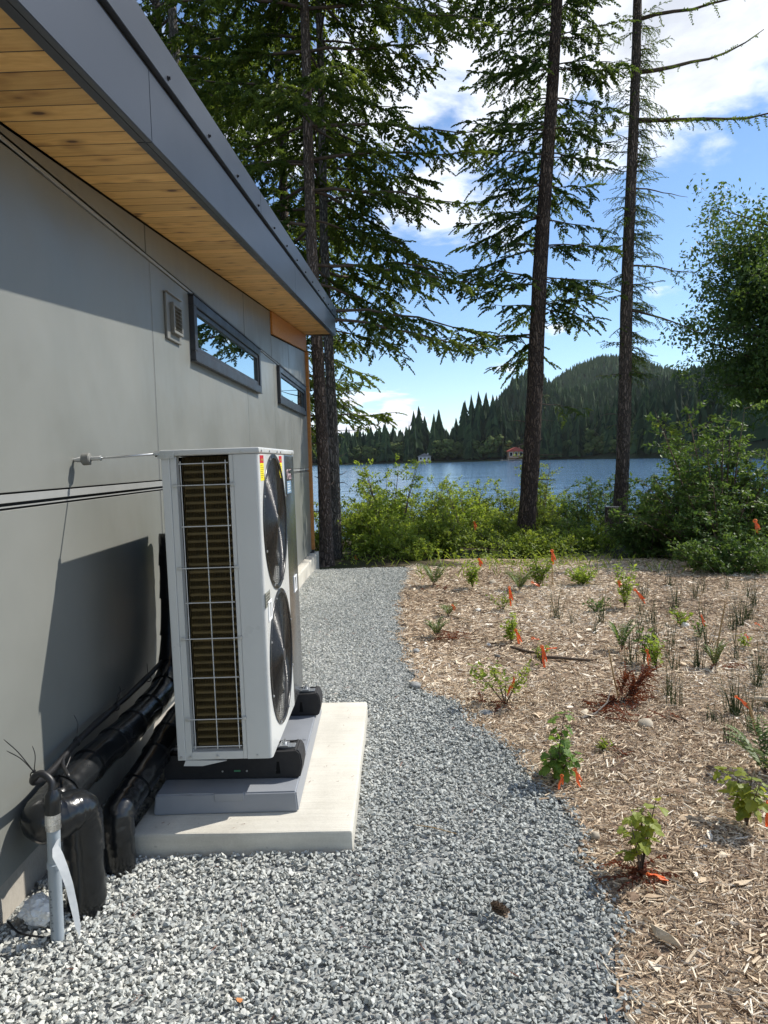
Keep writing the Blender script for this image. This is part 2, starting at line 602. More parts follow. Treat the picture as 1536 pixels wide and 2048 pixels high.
M_STICK = plain('bleached_stick', (.30, .24, .17), 0.9, 0, 0.3, 25, 0.4, 80)
M_BAMBOO = plain('bamboo_stake', (.33, .22, .10), 0.6, 0, 0.2, 12)
M_CHUNK = plain('split_wood', (.47, .39, .28), 0.9, 0, 0.2, 30, 0.5, 90)
M_GRAVEL = var_mat('crushed_stone', [(0, (.245, .258, .248)), (.3, (.325, .342, .328)), (.55, (.40, .415, .393)), (.78, (.495, .50, .465)), (1, (.605, .60, .54))],
                   0.85, 0.5, 260.0, 0.25, 0.28, 110.0)
M_CHIP = var_mat('wood_chip', [(0, (.12, .082, .060)), (.14, (.30, .212, .142)), (.42, (.55, .43, .295)), (.72, (.70, .60, .455)), (1, (.80, .74, .64))],
                 0.9, 0.6, 420.0, 0.15, 0.3, 160.0)
M_GBED = ground_mat('gravel_fines', [(.3, (.24, .25, .245)), (.6, (.36, .37, .36)), (.75, (.46, .465, .44))], 70.0, 0.9, 0.012)
M_MBED = ground_mat('mulch_bed', [(.3, (.17, .12, .083)), (.55, (.36, .275, .195)), (.72, (.55, .45, .34))], 42.0, 0.9, 0.012, (1, 1.8, 1))
M_SOIL = ground_mat('forest_soil', [(.3, (.035, .028, .018)), (.6, (.085, .07, .04)), (.75, (.13, .12, .06))], 9.0, 0.8, 0.03, big=(.045, .06, .022))
M_FARSOIL = ground_mat('far_slope', [(.3, (.02, .03, .014)), (.7, (.05, .065, .028))], 0.08, 0.3, 0.5)

# ================================================================ SETTING: ground, gravel, mulch, lake, far shore
LAKE_Z = -0.9


def gz(x, y):
    """Height of the natural ground: level by the house, falling to the lake."""
    return -0.045 * np.maximum(0, y - 9.6) - 0.006 * np.maximum(0, y - 14) ** 2 * np.where(y < 40, 1, 0) - np.where(y >= 40, 4.0, 0)


EY = [-6, 0, 1.2, 1.7, 2.1, 2.4, 2.84, 3.26, 3.81, 4.4, 4.77, 5.77, 7.4, 8.95, 9.5, 11]
EX = [1.7, 1.75, 1.84, 1.91, 1.96, 2.0, 2.035, 1.965, 1.80, 1.60, 1.41, 1.315, 1.30, 1.40, 1.46, 1.5]


def edge(y):
    """Right-hand edge of the gravel at distance y along the wall."""
    return np.interp(y, EY, EX) + 0.025 * np.sin(y * 9.1) + 0.018 * np.sin(y * 23.0 + 1.0)


def und(x, y):
    return 0.010 * np.sin(x * 3.1 + 1.3 * np.sin(y * 1.7)) + 0.008 * np.sin(y * 4.3 + x * 1.9)


def grid_obj(name, xs, ys, zf, mat, kind='structure'):
    X, Y = np.meshgrid(xs, ys)
    Z = zf(X, Y)
    V = np.stack([X.ravel(), Y.ravel(), Z.ravel()], 1)
    nx, ny = len(xs), len(ys)
    i = np.arange((ny - 1) * (nx - 1))
    a = (i // (nx - 1)) * nx + i % (nx - 1)
    Q = np.stack([a, a + 1, a + nx + 1, a + nx], 1)
    o = link(name, tri_mesh(name, V, Q, mat, smooth=True))
    return props(o, kind=kind)


def spread(lo, hi, step, far, growth=1.35):
    a = list(np.arange(lo, hi + 1e-6, step))
    s = step
    while a[-1] < far[1]:
        s *= growth
        a.append(a[-1] + s)
    s = step
    while a[0] > far[0]:
        s *= growth
        a.insert(0, a[0] - s)
    return np.array(a)


grid_obj('ground', spread(-4, 14, 0.4, (-900, 900)), np.concatenate([spread(-6, 26, 0.4, (-900, 26))[:], [28, 30, 34, 39.9, 40.1, 60]]),
         lambda X, Y: gz(X, Y) - 0.03 + np.where((Y > 10.4) & (Y < 30), 0.05 * np.sin(X * 1.9 + Y) * np.sin(Y * 1.3), 0), M_SOIL)

# gravel bed and mulch bed sheets (the pieces lie on them)
ty = np.linspace(-6, 10.25, 130)
gv, gt = [], []
for i, y in enumerate(ty):
    e = float(edge(y)) + 0.05
    for j in range(9):
        x = -0.12 + (e + 0.12) * j / 8
        gv.append((x, y, float(gz(x, y)) - 0.008 + 0.35 * float(und(x, y))))
for i in range(len(ty) - 1):
    for j in range(8):
        a = i * 9 + j
        gt.append((a, a + 1, a + 10, a + 9))
props(link('gravel_bed', tri_mesh('gravel_bed', gv, gt, M_GBED, smooth=True)), kind='structure')
gv, gt = [], []
ty = np.linspace(-6, 11.2, 130)
for i, y in enumerate(ty):
    e = float(edge(y)) - 0.03
    for j in range(25):
        x = e + (9.5 - e) * (j / 24) ** 1.3
        gv.append((x, y, float(gz(x, y)) - 0.003 + float(und(x, y)) * min(1, (x - e) / 0.3)))
for i in range(len(ty) - 1):
    for j in range(24):
        a = i * 25 + j
        gt.append((a, a + 1, a + 26, a + 25))
props(link('mulch_bed', tri_mesh('mulch_bed', gv, gt, M_MBED, smooth=True)), kind='structure')


def hull_proto(pts):
    bm = bmesh.new()
    for p in pts:
        bm.verts.new(p)
    r = bmesh.ops.convex_hull(bm, input=bm.verts)
    bmesh.ops.delete(bm, geom=[v for v in bm.verts if not v.link_faces], context='VERTS')
    bmesh.ops.triangulate(bm, faces=bm.faces)
    bm.verts.index_update()
    V = np.array([v.co[:] for v in bm.verts])
    T = np.array([[v.index for v in f.verts] for f in bm.faces])
    bm.free()
    return V, T


def rock_protos(n, k):
    out = []
    for _ in range(n):
        p = rng.normal(size=(k, 3))
        p /= np.linalg.norm(p, axis=1, keepdims=True)
        p *= rng.uniform(0.75, 1.1, (k, 1))
        p *= np.array([[1.0, rng.uniform(.6, .9), rng.uniform(.42, .7)]])
        out.append(hull_proto(p * 0.5))
    return out


def scatter_gravel(y0, y1, dens, protos, smin, smax):
    n = int(dens * (y1 - y0) * 2.15)
    y = rng.uniform(y0, y1, n)
    x = rng.uniform(-0.10, 2.05, n)
    e = edge(y)
    keep = x < e + rng.normal(0, 0.03, n)
    keep &= ~((x > 0.205) & (x < 1.10) & (y > 2.655) & (y < 4.172))
    keep &= ~((x < 0.105) & (y > 4.6)) & ~((x < -0.06))
    keep &= ~((np.hypot(x - .184, y - 2.345) < .06) | (np.hypot(x - .204, y - 2.59) < .053) | (np.hypot(x - .158, y - 2.2) < .02))
    x, y = x[keep], y[keep]
    n = len(x)
    s = smin + (smax - smin) * rng.beta(1.7, 2.6, n)
    z = gz(x, y) + 0.35 * und(x, y) + rng.uniform(-0.004, 0.012, n)
    # bluer, darker stone along the outer edge; paler by the wall
    var = 0.10 + 0.86 * rng.beta(2.3, 2.3, n) + 0.24 * np.clip(1.1 - x + .12 * np.sin(y * 1.6), -0.75, 0.95) + 0.10 * np.sin(x * 5 + 2 * np.sin(y * 2.0)) * 0.5
    # stones lie flat-ish: random yaw, small tilt, some steep
    yaw = rng.uniform(0, 2 * np.pi, n)
    tilt = rng.normal(0, 0.38, n)
    d = np.stack([np.cos(yaw) * np.cos(tilt), np.sin(yaw) * np.cos(tilt), np.sin(tilt)], 1)
    Rm = frames(d, np.array([0., 0., 1.]), rng.normal(0, 0.45, n))
    return bake(protos, np.stack([x, y, z], 1), Rm, s, np.clip(var, 0, 1))


g1 = scatter_gravel(1.0, 4.6, 6600, rock_protos(10, 10), 0.012, 0.035)
g2 = scatter_gravel(4.6, 10.15, 4400, rock_protos(6, 6), 0.014, 0.034)
g3 = scatter_gravel(-1.5, 1.0, 1200, rock_protos(4, 6), 0.018, 0.040)
V, T, A = joinarr([g1, g2, g3])
props(link('gravel', tri_mesh('gravel', V, T, M_GRAVEL, A)), kind='stuff')


def chip_protos(n):
    out = []
    for _ in range(n):
        w, h = rng.uniform(.07, .24), rng.uniform(.04, .10)
        b = rng.uniform(-.12, .12)
        a0, a1 = rng.uniform(.3, 1.0), rng.uniform(.2, .9)
        V = np.array([(-.5, -w / 2 * a0, 0), (-.5 + rng.uniform(-.05, .15), w / 2 * a0, 0), (-.45, 0, h),
                      (.5, b - w / 2 * a1, 0), (.5 - rng.uniform(0, .2), b + w / 2 * a1, 0), (.42, b, h)])
        T = np.array([(0, 1, 2), (3, 5, 4), (0, 3, 4), (0, 4, 1), (1, 4, 5), (1, 5, 2), (2, 5, 3), (2, 3, 0)])
        out.append((V, T))
    return out


def scatter_chips(y0, y1, dens, smin, smax, xr):
    n = int(dens * (y1 - y0) * xr)
    y = rng.uniform(y0, y1, n)
    x = rng.uniform(0, xr, n) + 1.2
    e = edge(y)
    keep = (x > e + rng.normal(0.0, 0.035, n)) & (x < 1.29 + 0.54 * y + 0.75)
    x, y = x[keep], y[keep]
    n = len(x)
    s = smin + (smax - smin) * rng.beta(1.3, 3.2, n)
    z = gz(x, y) + und(x, y) * np.clip((x - edge(y)) / .3, 0, 1) + rng.uniform(-0.002, 0.012, n)
    yaw = rng.uniform(0, 2 * np.pi, n)
    tilt = rng.normal(0, 0.20, n)
    d = np.stack([np.cos(yaw) * np.cos(tilt), np.sin(yaw) * np.cos(tilt), np.sin(tilt)], 1)
    Rm = frames(d, np.array([0., 0., 1.]), rng.normal(0, 0.5, n))
    patch = 0.10 * np.sin(x * 2.3 + 1.5 * np.sin(y * 1.1)) + 0.07 * np.sin(y * 3.7 + x)
    var = np.clip(rng.beta(1.7, 1.7, n) + patch * 0.9, 0, 1)
    S = np.stack([s, s * rng.uniform(.6, 1.3, n), s * rng.uniform(.7, 1.4, n)], 1)
    return bake(chip_protos(14), np.stack([x, y, z], 1), Rm, S, var)


def bark_flakes(n_):
    out_ = []
    for _ in range(n_):
        p = rng.normal(0, 1, (9, 3)) * np.array([.30, .16, .035])
        out_.append(hull_proto(p))
    return out_


chip_protos_thin = chip_protos
_flakes = bark_flakes(6)


def scatter_flakes(n_):
    y = rng.uniform(1.4, 9.5, n_) ** 1.0
    x = rng.uniform(1.2, 6.5, n_)
    keep = (x > edge(y) + .03) & (x < 1.29 + .54 * y + .7)
    x, y = x[keep], y[keep]
    n_ = len(x)
    yaw = rng.uniform(0, 6.28, n_)
    d = np.stack([np.cos(yaw), np.sin(yaw), rng.normal(0, .18, n_)], 1)
    return bake(_flakes, np.stack([x, y, gz(x, y) + und(x, y) + .012], 1), frames(d, np.array([0., 0., 1.]), rng.normal(0, .3, n_)),
                rng.uniform(.025, .08, n_), np.clip(rng.beta(.7, 1.1, n_), 0, 1))


V, T, A = joinarr([scatter_flakes(1600), scatter_chips(1.2, 4.8, 9500, .012, .074, 3.6), scatter_chips(4.8, 10.6, 2100, .03, .10, 6.6)])
props(link('wood_chips', tri_mesh('wood_chips', V, T, M_CHIP, A)), kind='stuff')

# ---- lake
m, nt, b, out = new_mat('lake_water')
co = nt.add('ShaderNodeTexCoord').outputs['Object']
b.inputs['Base Color'].default_value = (.060, .130, .225, 1)
b.inputs['Roughness'].default_value = 0.12
b.inputs['IOR'].default_value = 1.33
r1 = nt.noise(nt.vmath('MULTIPLY', co, (0.55, 1.0, 1)), 1.6, 3.0, 0.55)
r2 = nt.noise(nt.vmath('MULTIPLY', co, (0.5, 1.0, 1)), 0.33, 3.0, 0.5)
r3 = nt.noise(nt.vmath('MULTIPLY', co, (0.25, 1.0, 1)), 0.045, 2.0, 0.5)
h = nt.math('ADD', nt.math('MULTIPLY', r1, 0.05), nt.math('ADD', nt.math('MULTIPLY', r2, 0.16), nt.math('MULTIPLY', r3, 0.35)))
bump(nt, b, h, 1.0, 1.0)
M_WATER = m
wv = [(-900, 17, LAKE_Z), (900, 17, LAKE_Z), (900, 900, LAKE_Z), (-900, 900, LAKE_Z)]
props(link('lake', tri_mesh('lake', wv, [(0, 1, 2, 3)], M_WATER)), kind='structure')

# ---- far shore and hills
SH_A = [-1.6, -.6, -.2, 0, .15, .25, .30, .36, .45, .60, .80, 1.3]
SH_R = [420, 560, 600, 545, 520, 500, 440, 395, 285, 180, 120, 75]


def shore_r(a):
    return np.interp(a, SH_A, SH_R)


def far_h(x, y):
    """Height of the land beyond the lake."""
    xx, yy = x - 1.29, np.maximum(y, 1.0)
    a = xx / yy
    d = np.maximum(0, yy - shore_r(a))
    base = LAKE_Z + 0.5 + 0.016 * np.minimum(d, 400) + 2.0 * (1 - np.exp(-d / 25))
    right = np.clip((a - 0.27) / 0.12, 0, 1)
    base = base + right * 0.19 * np.minimum(d, 190)
    hills = 160 * np.exp(-(((xx - 398) / 160) ** 2) - ((yy - 1450) / 240) ** 2)
    hills += 35 * np.exp(-(((xx - 640) / 230) ** 2) - ((yy - 1350) / 300) ** 2)
    hills += 66 * np.exp(-(((xx - 158) / 48) ** 2) - ((yy - 900) / 120) ** 2)
    hills += 70 * np.exp(-(((xx - 265) / 85) ** 2) - ((yy - 960) / 160) ** 2)
    return base + np.where(d > 0, hills, 0)


aa = np.linspace(-1.55, 1.3, 150)
fr = np.concatenate([[-14, 0], np.geomspace(4, 1500, 60)])
FA, FD = np.meshgrid(aa, fr)
FY = shore_r(FA) + FD
FX = FA * FY + 1.29
FZ = far_h(FX, FY)
FZ[0] = LAKE_Z - 2.0
FZ[1] = LAKE_Z + 0.1
V = np.stack([FX.ravel(), FY.ravel(), FZ.ravel()], 1)
i = np.arange((len(fr) - 1) * (len(aa) - 1))
a0 = (i // (len(aa) - 1)) * len(aa) + i % (len(aa) - 1)
props(link('far_shore_hills', tri_mesh('far_shore_hills', V, np.stack([a0, a0 + 1, a0 + len(aa) + 1, a0 + len(aa)], 1), M_FARSOIL, smooth=True)), kind='structure')


def far_conifer_proto(tiers, seg, fat=0.17, seed=0):
    r_ = np.random.default_rng(seed)
    V, T, A = [], [], []
    for t in range(tiers):
        f = t / tiers
        z0 = 0.05 + 0.90 * f ** 0.9 * 1.0
        z1 = min(1.0, z0 + (1.0 - z0) * 0.55 + 0.04)
        rad = fat * (1 - f) ** 0.85 * r_.uniform(0.85, 1.15) + 0.012
        c = len(V)
        V.append((r_.normal(0, .006), r_.normal(0, .006), z1))
        for k in range(seg * 2):
            an = math.pi * k / seg + r_.uniform(-.12, .12)
            rr = rad * (r_.uniform(0.9, 1.25) if k % 2 == 0 else r_.uniform(0.35, 0.6))
            V.append((math.cos(an) * rr, math.sin(an) * rr, z0 - (0.03 if k % 2 == 0 else -0.02) + r_.normal(0, .008)))
        for k in range(seg * 2):
            T.append((c, c + 1 + k, c + 1 + (k + 1) % (seg * 2)))
            A.append(r_.uniform(0, 1))
    return np.array(V), np.array(T), np.array(A)


def far_broad_proto(seed):
    r_ = np.random.default_rng(seed)
    V, T, A = [], [], []
    for c in range(9):
        an, ra = r_.uniform(0, 6.28), r_.uniform(0, .24)
        cz = r_.uniform(.35, .82)
        cr = r_.uniform(.12, .2)
        cx, cy = math.cos(an) * ra, math.sin(an) * ra
        n = 60
        d = r_.normal(size=(n, 3))
        d /= np.linalg.norm(d, axis=1, keepdims=True)
        for k in range(n):
            p = np.array([cx, cy, cz]) + d[k] * cr * r_.uniform(.75, 1.1)
            u = np.cross(d[k], r_.normal(size=3))
            u /= np.linalg.norm(u)
            w = np.cross(d[k], u)
            s = r_.uniform(.03, .055)
            b_ = len(V)
            V += [tuple(p + u * s), tuple(p + w * s), tuple(p - u * s), tuple(p - w * s)]
            T += [(b_, b_ + 1, b_ + 2), (b_, b_ + 2, b_ + 3)]
            A += [0.5 + .4 * d[k][2] * .6 + r_.uniform(-.2, .2)] * 2
    return np.array(V), np.array(T), np.clip(np.array(A), 0, 1)


con_far = [far_conifer_proto(20, 6, r_f, s) for s, r_f in enumerate((.15, .17, .19, .15, .21, .16))]
brd_far = [far_broad_proto(s) for s in range(4)]
con_me = [tri_mesh('shore_conifer', p[0], p[1], M_FAR, p[2]) for p in con_far]
brd_me = [tri_mesh('shore_broadleaf', p[0], p[1], M_FARB, p[2]) for p in brd_far]
# conifers and broadleaf trees one by one along the far shore
placed = 0
tall_spots = [(.027, 40), (.034, 44), (.042, 36), (.055, 37), (.062, 40), (.098, 46), (.108, 50), (.118, 52), (.128, 51), (.138, 49), (.148, 46), (.158, 40)]
for k in range(205):
    if k < len(tall_spots):
        a, hgt = tall_spots[k]
        d = rng.uniform(12, 24)
    else:
        a = float(rng.uniform(-.135, .37))
        d = float(rng.uniform(4, 60) ** 1.0)
        hgt = float(rng.uniform(17, 31)) * (1.0 + .35 * max(0, min(1, (a - .05) / .1)))
    if min(abs(a - .041), abs(a - .169)) < .0135 and d < 30:
        d += 26
    y = float(shore_r(a)) + d
    x = a * y + 1.29
    z = float(far_h(np.array(x), np.array(y))) - 0.4
    broad = k >= len(tall_spots) and rng.random() < 0.36
    if broad:
        hgt *= 0.55
        o = link('broadleaf_tree', brd_me[k % 4], loc=(x, y, z), rot=(0, 0, rng.uniform(0, 6)), scale=(hgt * 1.1, hgt * 1.1, hgt))
        props(o, 'light green rounded broadleaf tree among the conifers across the lake', 'tree', 'broadleaf trees along the far shore')
    else:
        o = link('conifer_tree', con_me[k % 6], loc=(x, y, z), rot=(0, 0, rng.uniform(0, 6)), scale=(hgt * rng.uniform(.8, 1.35), hgt * rng.uniform(.8, 1.35), hgt))
        props(o, 'dark green pointed conifer standing on the far lakeshore', 'tree', 'conifers along the far shore')

# the woods behind them and on the hills: one mass
n = 17000
a = np.concatenate([rng.uniform(-.5, .85, 9000), rng.uniform(.12, .46, 8000)])
d = np.concatenate([rng.uniform(20, 190, 3500), rng.uniform(60, 1150, 5500), rng.uniform(250, 1150, 8000)])
y = shore_r(a) + d
x = a * y + 1.29
z = far_h(x, y)
hgt = rng.uniform(15, 28, n) * np.where(y > 900, 0.72, 1)
steep = far_h(x, y - 6) < z - 0.1
keep = ((d < 140) | (z > 9)) & ~((np.minimum(np.abs(a - .041), np.abs(a - .169)) < .012) & (d < 30))
x, y, z, hgt = x[keep], y[keep], z[keep], hgt[keep]
n = len(x)
lowp = [far_conifer_proto(7, 3, r_f, 20 + s) for s, r_f in enumerate((.17, .20, .18, .22, .16))]
yaw = rng.uniform(0, 6.28, n)
Rm = frames(np.stack([np.cos(yaw), np.sin(yaw), 0 * yaw], 1), np.array([0., 0., 1.]))
V, T, A = bake([(p[0], p[1]) for p in lowp], np.stack([x, y, z - .5], 1), Rm, np.stack([hgt * rng.uniform(.9, 1.5, n), hgt * rng.uniform(.9, 1.5, n), hgt], 1), np.clip(.18 + .85 * np.clip((y - 750) / 350, 0, 1) + .2 * np.sin(x / 37 + 2 * np.sin(y / 61)) + rng.normal(0, .17, n), 0, 1))  # haze put into the colour: trees get paler towards the far hill
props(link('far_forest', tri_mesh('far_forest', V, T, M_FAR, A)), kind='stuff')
# lighter broadleaf patch on the slope
n = 900
a = np.concatenate([rng.normal(.22, .07, n // 2), rng.uniform(-.13, .40, n - n // 2)])
d = np.concatenate([rng.uniform(60, 330, n // 2), rng.uniform(10, 60, n - n // 2)])
y = shore_r(a) + d
x = a * y + 1.29
kk = ~((np.minimum(np.abs(a - .041), np.abs(a - .169)) < .012) & (d < 32))
x, y = x[kk], y[kk]
n = len(x)
z = far_h(x, y)
hgt = rng.uniform(9, 17, n)
yaw = rng.uniform(0, 6.28, n)
Rm = frames(np.stack([np.cos(yaw), np.sin(yaw), 0 * yaw], 1), np.array([0., 0., 1.]))
V, T, A = bake([(p[0], p[1]) for p in brd_far], np.stack([x, y, z - .5], 1), Rm, np.stack([hgt * 1.3, hgt * 1.3, hgt], 1), rng.uniform(0, .8, n))
props(link('broadleaf_woods', tri_mesh('broadleaf_woods', V, T, M_FARB, A)), kind='stuff')

# houses across the lake
M_HW = plain('white_siding', (.72, .72, .70), 0.7)
M_HT = plain('timber_siding', (.34, .20, .12), 0.7)
M_HR = plain('red_roofing', (.38, .075, .05), 0.6)
M_HG = plain('grey_roofing', (.20, .19, .19), 0.7)
M_HGL = plain('far_glass', (.02, .025, .03), 0.1)
M_SAND = plain('dock_timber', (.40, .36, .30), 0.8)


def lake_house(a, d, w, dp, hh, wm, rm, label, deck=True, lift=0.6):
    y = float(shore_r(a)) + d
    x = a * y + 1.29
    z = float(far_h(np.array(x), np.array(y))) + lift
    h = empty('lake_house', (x, y, z), label, 'house')
    MB().box((-w / 2, 0, -4), (w / 2, dp, hh)).obj('wall', wm, h)
    rf = MB()
    rf.prism([(-w / 2 - .8, -.8, hh), (w / 2 + .8, -.8, hh), (w / 2 + .8, -.8, hh + .3), (0, -.8, hh + w * .28), (-w / 2 - .8, -.8, hh + .3)], (0, dp + 1.6, 0))
    ro = rf.obj('roof', rm, h)
    MB().box((w * .25, dp * .5, hh), (w * .25 + .9, dp * .5 + .9, hh + w * .3)).obj('chimney', wm, ro)
    for i in range(3):
        fx = -w / 2 + w * (i + .5) / 3
        fr_ = MB().box((fx - w * .11, -.12, .9), (fx + w * .11, -.02, hh - .5)).obj('window', M_HW, h)
        MB().box((fx - w * .09, -.16, 1.1), (fx + w * .09, -.13, hh - .7)).obj('pane', M_HGL, fr_)
    if deck:
        MB().box((-w * .6, -4, -.3), (w * .6, -.02, 0)).obj('deck', M_SAND, h)


lake_house(.041, 3, 9, 8, 3.4, M_HW, M_HG, 'white house with grey roof on the far lakeshore')
lake_house(.169, 4, 11, 9, 4.4, M_HT, M_HR, 'timber house with red gabled roof across the lake', lift=1.5)
lake_house(.400, 40, 13, 9, 4.5, M_HT, M_HG, 'brown house half hidden in trees on the right shore', lift=1)
for a, ww, lab in ((.038, 8, 'small pale dock in front of the white lake house'), (.166, 18, 'long pale dock in front of the red roofed house')):
    y = float(shore_r(a)) - 3
    dk = MB().box((-ww / 2, -3, -.2), (ww / 2, 6, .15))
    for i in range(5):
        dk.tube([(-ww / 2 + ww * i / 4, -2.8, -1.5), (-ww / 2 + ww * i / 4, -2.8, .9)], .14, 6)
    props(dk.obj('dock', M_SAND, loc=(a * y + 1.29, y, LAKE_Z + .6)), lab, 'dock')

# ================================================================ HOUSE
WALL_END = 10.62
house = empty('house', (0, 0, 0), 'grey panelled house with pine soffit and dark metal fascia by the gravel', 'house')
KS = 0.088


def soff(y):
    return 2.472 + KS * y


SL = math.atan(KS)
# body behind the panels
hb = MB()
hb.prism([(-.030, -1.5, .22), (-.030, WALL_END - .02, .22), (-.030, WALL_END - .02, soff(WALL_END) - .004), (-.030, -1.5, soff(-1.5) - .004)], (-7.0, 0, 0))
hb.obj('wall_core', M_CAP, house)
# foundation
fd = MB().box((-7.0, -1.5, -.5), (-.075, WALL_END - .01, .215), .006)
fd.obj('foundation', M_CONC_OLD, house)
MB().box((-.073, 4.9, -.4), (.085, 10.80, .165), .012).obj('foundation_ledge', M_CONC, house)

PG = .0085                                             # half gap at a panel joint
vx = [-1.0, 1.44, 3.872, 6.335, 7.745, 8.915, WALL_END - .035]


def panel(y0, y1, z0, z1a, z1b, name='wall_panel'):
    q = MB()
    q.prism([(-.022, y0, z0), (-.022, y1, z0), (-.022, y1, z1b), (-.022, y0, z1a)], (.022, 0, 0))
    bmesh.ops.bevel(q.bm, geom=list(q.bm.edges), offset=.0015, segments=1, affect='EDGES')
    return q.obj(name, M_PANEL, house)


BEAM_Y = 7.66
for k in range(len(vx) - 1):
    y0, y1 = vx[k] + PG, vx[k + 1] - PG
    panel(y0, y1, .195, 1.388, 1.388)
    panel(y0, y1, 1.447, 2.618, 2.618)
fx = [-1.0, 1.40, 3.826, 6.29, 7.655, 8.895, WALL_END - .035]
for k in range(len(fx) - 1):
    y0, y1 = fx[k] + PG, fx[k + 1] - PG
    cut = 0.262 if fx[k] > 7.6 else 0.012
    panel(y0, y1, 2.652, soff(y0) - cut, soff(y1) - cut, 'frieze_panel')
# flashings at the horizontal joints and thin joint trims at the vertical ones
q = MB()
q.box((-.022, -1, 1.412), (-.0015, WALL_END - .04, 1.4405), .001, 1)
q.box((-.022, -1, 1.396), (-.004, WALL_END - .04, 1.4005))
q.obj('joint_flashing', M_TRIM, house)
q = MB()
q.box((-.022, -1, 2.6235), (.006, WALL_END - .04, 2.6385), .001, 1)
q.obj('joint_flashing', M_TRIM, house)
for yy in vx[1:-1]:
    for z0, z1 in ((.2, 1.386), (1.449, 2.616)):
        MB().box((-.020, yy - .0028, z0), (-.001, yy + .0028, z1)).obj('joint_trim', M_TRIM, house)
MB().prism([(-.002, fx[4] + .006, soff(fx[4]) - .010), (-.002, WALL_END, soff(WALL_END) - .010), (-.002, WALL_END, soff(WALL_END) - .245), (-.002, fx[4] + .006, soff(fx[4]) - .245)],
           (.022, 0, 0)).obj('wood_beam', M_CEDAR, house)
MB().box((-.06, WALL_END - .028, .215), (.042, WALL_END + .06, soff(WALL_END) - .25), .003).obj('corner_trim', M_CEDAR, house)
MB().box((-.05, WALL_END - .02, .166), (.036, WALL_END + .045, .213)).obj('trim_foot', M_CAP, house)

# soffit planks, one by one
soffit = link('soffit', MB().prism([(-.10, -1.4, soff(-1.4) + .020), (-.10, 10.66, soff(10.66) + .020), (-.10, 10.66, soff(10.66) + .030), (-.10, -1.4, soff(-1.4) + .030)],
                                   (.50, 0, 0)).mesh('soffit', M_CAP), house)
PW = .1175
qj = MB()  # dark strips added in the grooves, standing for the shade between planks
yy = -1.35 + PW * math.cos(SL) / 2
while yy < 10.60:
    qj.prism([(0, yy - .0028, soff(yy) + .0012), (0, yy + .0028, soff(yy) + .0012), (0, yy + .0028, soff(yy) + .019), (0, yy - .0028, soff(yy) + .019)], (.395, 0, 0))
    yy += PW * math.cos(SL)
props(qj.obj('plank_joint_shade', M_CAP, soffit), kind='stuff')
q = MB().box((-.0, -PW / 2 + .0030, 0), (.398, PW / 2 - .0030, .018), .0018, 1)
plank_me = q.mesh('plank', M_PINE)
yy = -1.35
while yy < 10.60:
    link('plank', plank_me, soffit, (-.002, yy, soff(yy)), (SL, 0, 0))
    yy += PW * math.cos(SL)
# roof body
MB().prism([(-7.4, -1.6, soff(-1.6) + .032), (-7.4, 10.70, soff(10.70) + .032), (-7.4, 10.70, soff(10.70) + .30), (-7.4, -1.6, soff(-1.6) + .30)],
           (7.4 + .428, 0, 0)).obj('roof', M_METAL, house)


def sheared(name, x0, x1, y0, y1, d0, d1, mat, parent, bevel=.002):
    """A strip along the eave between heights d0 and d1 above the soffit line."""
    s = MB().prism([(x0, y0, soff(y0) + d0), (x0, y1, soff(y1) + d0), (x0, y1, soff(y1) + d1), (x0, y0, soff(y0) + d1)], (x1 - x0, 0, 0))
    bmesh.ops.bevel(s.bm, geom=list(s.bm.edges), offset=bevel, segments=2, affect='EDGES')
    return s.obj(name, mat, parent)


END = 10.66
fj = [-1.6, .05, 2.605, 6.35, 9.95, END]
for k in range(len(fj) - 1):
    sheared('fascia', .432, .455, fj[k] + .0012, fj[k + 1] - .0012, -.028, .222, M_METAL, house)
    sheared('fascia_return', .398, .4315, fj[k] + .0012, fj[k + 1] - .0012, -.027, -.006, M_FRAME, house)
MB().prism([(.428, -1.6, soff(-1.6) + .215), (.428, END, soff(END) + .215), (.428, END, soff(END) + .24), (.428, -1.6, soff(-1.6) + .24)], (.020, 0, 0)).obj('drip_gap', M_CAP, house)
dj = [-1.6, 4.66, END + .01]
drip = []
for k in range(2):
    d_ = sheared('drip_edge', .450, .473, dj[k] + .001, dj[k + 1] - .001, .236, .375, M_METAL, house)
    drip.append(d_)
sq = MB().tube([(0, 0, 0), (.004, 0, 0)], .009, 12).tube([(.004, 0, 0), (.011, 0, 0)], .0062, 6)
screw_me = sq.mesh('screw', M_SCREW_D)
yy = .98
while yy < END:
    link('screw', screw_me, drip[0] if yy < 4.66 else drip[1], (.4728, yy, soff(yy) + .262))
    yy += .597
# end closure of the eave
MB().prism([(-.10, END, soff(END) - .004), (.455, END, soff(END) - .028), (.455, END, soff(END) + .24), (-.10, END, soff(END) + .24)], (0, .012, 0)).obj('end_fascia', M_METAL, house)


